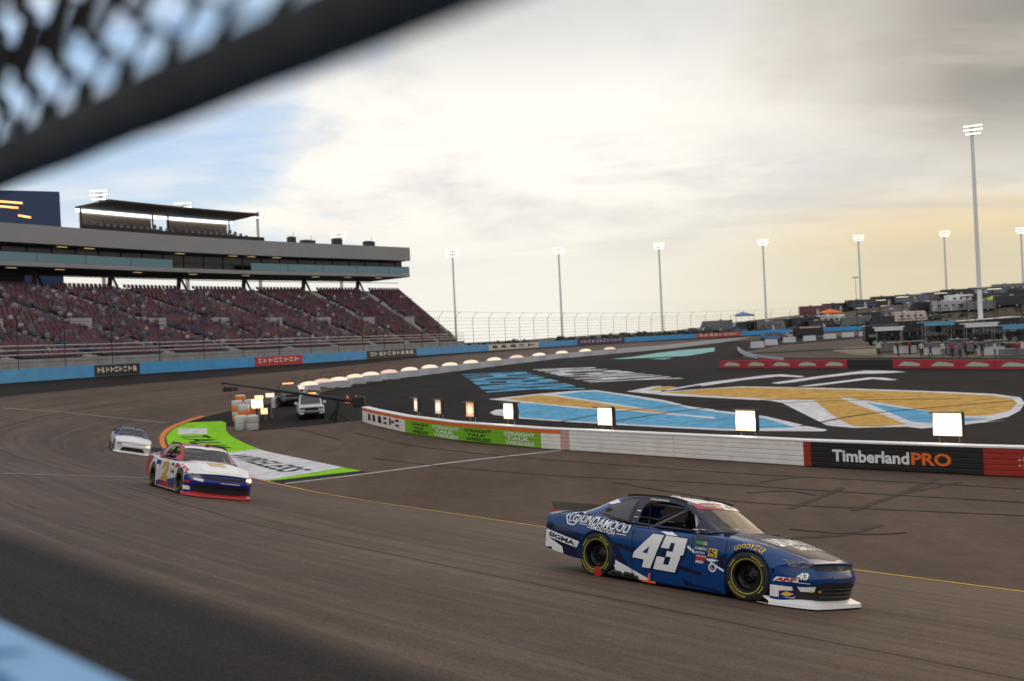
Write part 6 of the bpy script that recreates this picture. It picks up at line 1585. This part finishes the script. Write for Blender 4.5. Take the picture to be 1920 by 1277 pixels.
# desert shrubs on the low hill
sh = MB(); rs = np.random.default_rng(3)
for _ in range(900):
    t = rs.uniform(0,1); x = -10+t*95 if rs.random() < .7 else rs.uniform(60,190); y0 = np.interp(x, [-60,-7,16,45,75,102,130,170,230], [150,174,219,259,279,279,266,262,270])+rs.uniform(3,30); z = hill_z(x, y0); s = rs.uniform(.4,1.3)
    for k in range(16):
        u = rs.normal(size=3); u /= np.linalg.norm(u); u[2] = abs(u[2])*.8; c = np.array([x,y0,z])+u*s*rs.uniform(.3,1.0); e1 = rs.normal(size=3)*s*.22; e2 = rs.normal(size=3)*s*.22
        sh.add([tuple(c-e1), tuple(c+e2), tuple(c+e1), tuple(c-e2)], [(0,1,2,3)])
o = sh.build('shrubs', M['shrub']); o['kind'] = 'stuff'

# ------------------------------------------------------------------ spectators
def crowd(n_, seed):
    r = np.random.default_rng(seed); vs = []; fs = []; mi = []
    for _ in range(n_):
        i = r.uniform(.5, 92)
        if r.random() > .18+.82*min(1, i/38): continue
        k = r.integers(1, NR-2); t = (k+.5)/NR; z = ZF+(ZB-ZF)*k/(NR-1)+.42; x, y, _ = gp(i, t, 0); a = math.atan2(-y, -x)+r.normal(0,.3)
        ca, sa = math.cos(a), math.sin(a); h = r.uniform(.9,1.08); w = .24; m = int(r.choice(9, p=[.17,.13,.11,.10,.14,.11,.10,.08,.06]))
        n0 = len(vs); prof = [(.10,.20,0),(.12,.23,.38),(.10,.22,.50),(.04,.06,.56)]
        for d, ww, zz in prof:
            for sx, sy in ((-1,-1),(1,-1),(1,1),(-1,1)): px_, py_ = sx*d, sy*ww; vs.append((x+px_*ca-py_*sa, y+px_*sa+py_*ca, z+zz*h))
        for l in range(3):
            for q in range(4): fs.append((n0+l*4+q, n0+l*4+(q+1)%4, n0+l*4+4+(q+1)%4, n0+l*4+4+q)); mi.append(m)
        n1 = len(vs); hz = z+.69*h
        for dx, dy, dz in ((.11,0,0),(0,.10,0),(-.11,0,0),(0,-.10,0),(0,0,.13),(0,0,-.14)): vs.append((x+dx*ca-dy*sa, y+dx*sa+dy*ca, hz+dz))
        for f in ((0,1,4),(1,2,4),(2,3,4),(3,0,4)): fs.append(tuple(n1+q for q in f)); mi.append(m if r.random() < .3 else 9)
        for f in ((1,0,5),(2,1,5),(3,2,5),(0,3,5)): fs.append(tuple(n1+q for q in f)); mi.append(9)
        n2 = len(vs)      # thighs forward over the seat
        for sy in (-.12,.12):
            b0 = len(vs)
            for d, zz in ((.05,.02),(.46,.02),(.46,-.40)):
                for ww in (-.07,.07): vs.append((x+d*ca-(sy+ww)*sa, y+d*sa+(sy+ww)*ca, z+zz+.12))
            fs.append((b0,b0+1,b0+3,b0+2)); fs.append((b0+2,b0+3,b0+5,b0+4)); mi += [5,5]
    me = bpy.data.meshes.new('crowd'); me.from_pydata(vs, [], fs)
    for nme, c in (('a',(.12,.11,.12)),('b',(.04,.04,.045)),('c',(.20,.19,.20)),('d',(.12,.03,.04)),('e',(.08,.07,.085)),('f',(.04,.04,.06)),('g',(.05,.07,.14)),('h',(.15,.135,.105)),('i',(.33,.32,.33)),('j',(.16,.10,.08))): me.materials.append(mat('crowd_cloth_'+nme, c, .85))
    me.polygons.foreach_set('material_index', mi); me.update(); o = link('crowd', me); o['kind'] = 'stuff'; o['label'] = 'scattered seated spectators across the maroon grandstand seats'
crowd(1400, 4)

# ------------------------------------------------------------------ the catch fence right in front of the camera, with its photo hole
B3 = Vector((-.7219, .6920, 0)); N3 = Vector((.6920, .7219, 0)); FD = .36     # fence plane: FD in front of the camera
def fpt3(s, z, o=0): return N3*(FD+o)+B3*s+Vector((0,0,z))
WT = float(Oz[60])+WH
nf = thing('catch_fence', 'blurred near catch fence with a thick black padded photo hole edge and chain-link above', 'fence', fpt3(0,WT)); nf0 = fpt3(0,WT)
ZL = .172; PH = .042
def padded(s0, z0, s1, z1, w, d=.035):
    """flat padded bar with rounded edges between two points of the fence plane"""
    a, b = np.array([s0,z0]), np.array([s1,z1]); t = (b-a)/np.linalg.norm(b-a); m = np.array([-t[1],t[0]]); n = 40; mb = MB(); rows = []
    for k in range(n+1):
        c = a+(b-a)*k/n; row = []; wob = 1+.03*math.sin(k*1.7)+.02*math.sin(k*4.1)
        for q in range(14):
            an = 2*math.pi*q/14; u = math.copysign(abs(math.cos(an))**.6, math.cos(an))*w/2*wob; v = math.copysign(abs(math.sin(an))**.6, math.sin(an))*d/2
            row.append(tuple(fpt3(c[0]+m[0]*u, c[1]+m[1]*u, v)))
        rows.append(row+[row[0]])
    return grid_mb(rows, True, mb)
child(padded(-1.2, ZL+PH/2, 1.25, ZL+PH/2, PH), 'hole_edge', M['fence_pad'], nf, nf0)
child(padded(-1.2, WT+.05, -1.2, ZL+PH, PH), 'hole_edge', M['fence_pad'], nf, nf0); child(padded(1.25, WT+.05, 1.25, ZL+PH, PH), 'hole_edge', M['fence_pad'], nf, nf0)
# chain-link: bent wires running upwards, hooked through each other
pit_ = .078; zz = []; nz_ = 40
for k in range(nz_): zz.append((((-1)**k)*pit_*.53, ZL+PH*.6+k*.033, .004*(-1)**k))
wire = MB().tube([(B3*u+N3*o_+Vector((0,0,z))) for u, z, o_ in zz], .0072, 6).mesh('wire', M['rubber'])
for lay in (0, 1):
    for k in range(35):
        o = link('wire', wire, nf); o.matrix_parent_inverse = Matrix.Translation(-nf0); o.location = N3*(FD+.11*lay)+B3*(-1.25+pit_*k*(1+.22*lay)+.017*lay)+Vector((0,0,.019*lay)); o.scale = (1, 1, 1+.32*lay)
for z in (ZL+PH+.34, ZL+PH+1.1): child(MB().tube([fpt3(s,z,.02) for s in np.linspace(-1.3,1.4,12)], .011, 8), 'fence_cable', M['dark_steel'], nf, nf0)
child(MB().tube([fpt3(-1.35,WT,.06), fpt3(-1.35,3.2,.06)], .05, 10), 'fence_post', M['galvanised'], nf, nf0)
# transporters parked behind the pit stands
for i, (px, Y, c, L, lab) in enumerate([(1690,150,'car_black',11,'black transporter trailer behind the left pit stands'), (1762,158,'cart_grey',12,'grey transporter trailer with a pale stripe behind the pit stands'), (1830,148,'car_black',12,'long black transporter trailer at the middle of the pits'), (1905,155,'cart_dark',13,'dark transporter trailer at the right edge')]):
    d = ray(px, 600); x = d.x*Y; t = thing('transporter', lab, 'trailer', (x,Y,zin(Y)), R(-10+7*i), 'transporters behind the pits')
    MB().box((0,0,1.9), (L,2.5,2.3), bev=.1).build('body', M[c], t); MB().box((0,-1.262,1.5), (L*.9,.02,.4)).build('stripe', M['cart_grey' if c != 'cart_grey' else 'awning_white'], t)
    MB().box((0,0,.75), (L*.95,2.2,.3)).build('chassis', M['matte_black'], t)
    for x_ in (-L*.38,-L*.30,L*.3):
        for s in (-1,1): car_wheel(t, x_, s*1.05, .48, .3)
    for x_ in (-L*.25,0,L*.25): MB().box((x_,-1.262,2.0), (1.0,.03,1.2), bev=.01).build('side_door', M['cart_dark' if c == 'car_black' else 'car_black'], t)
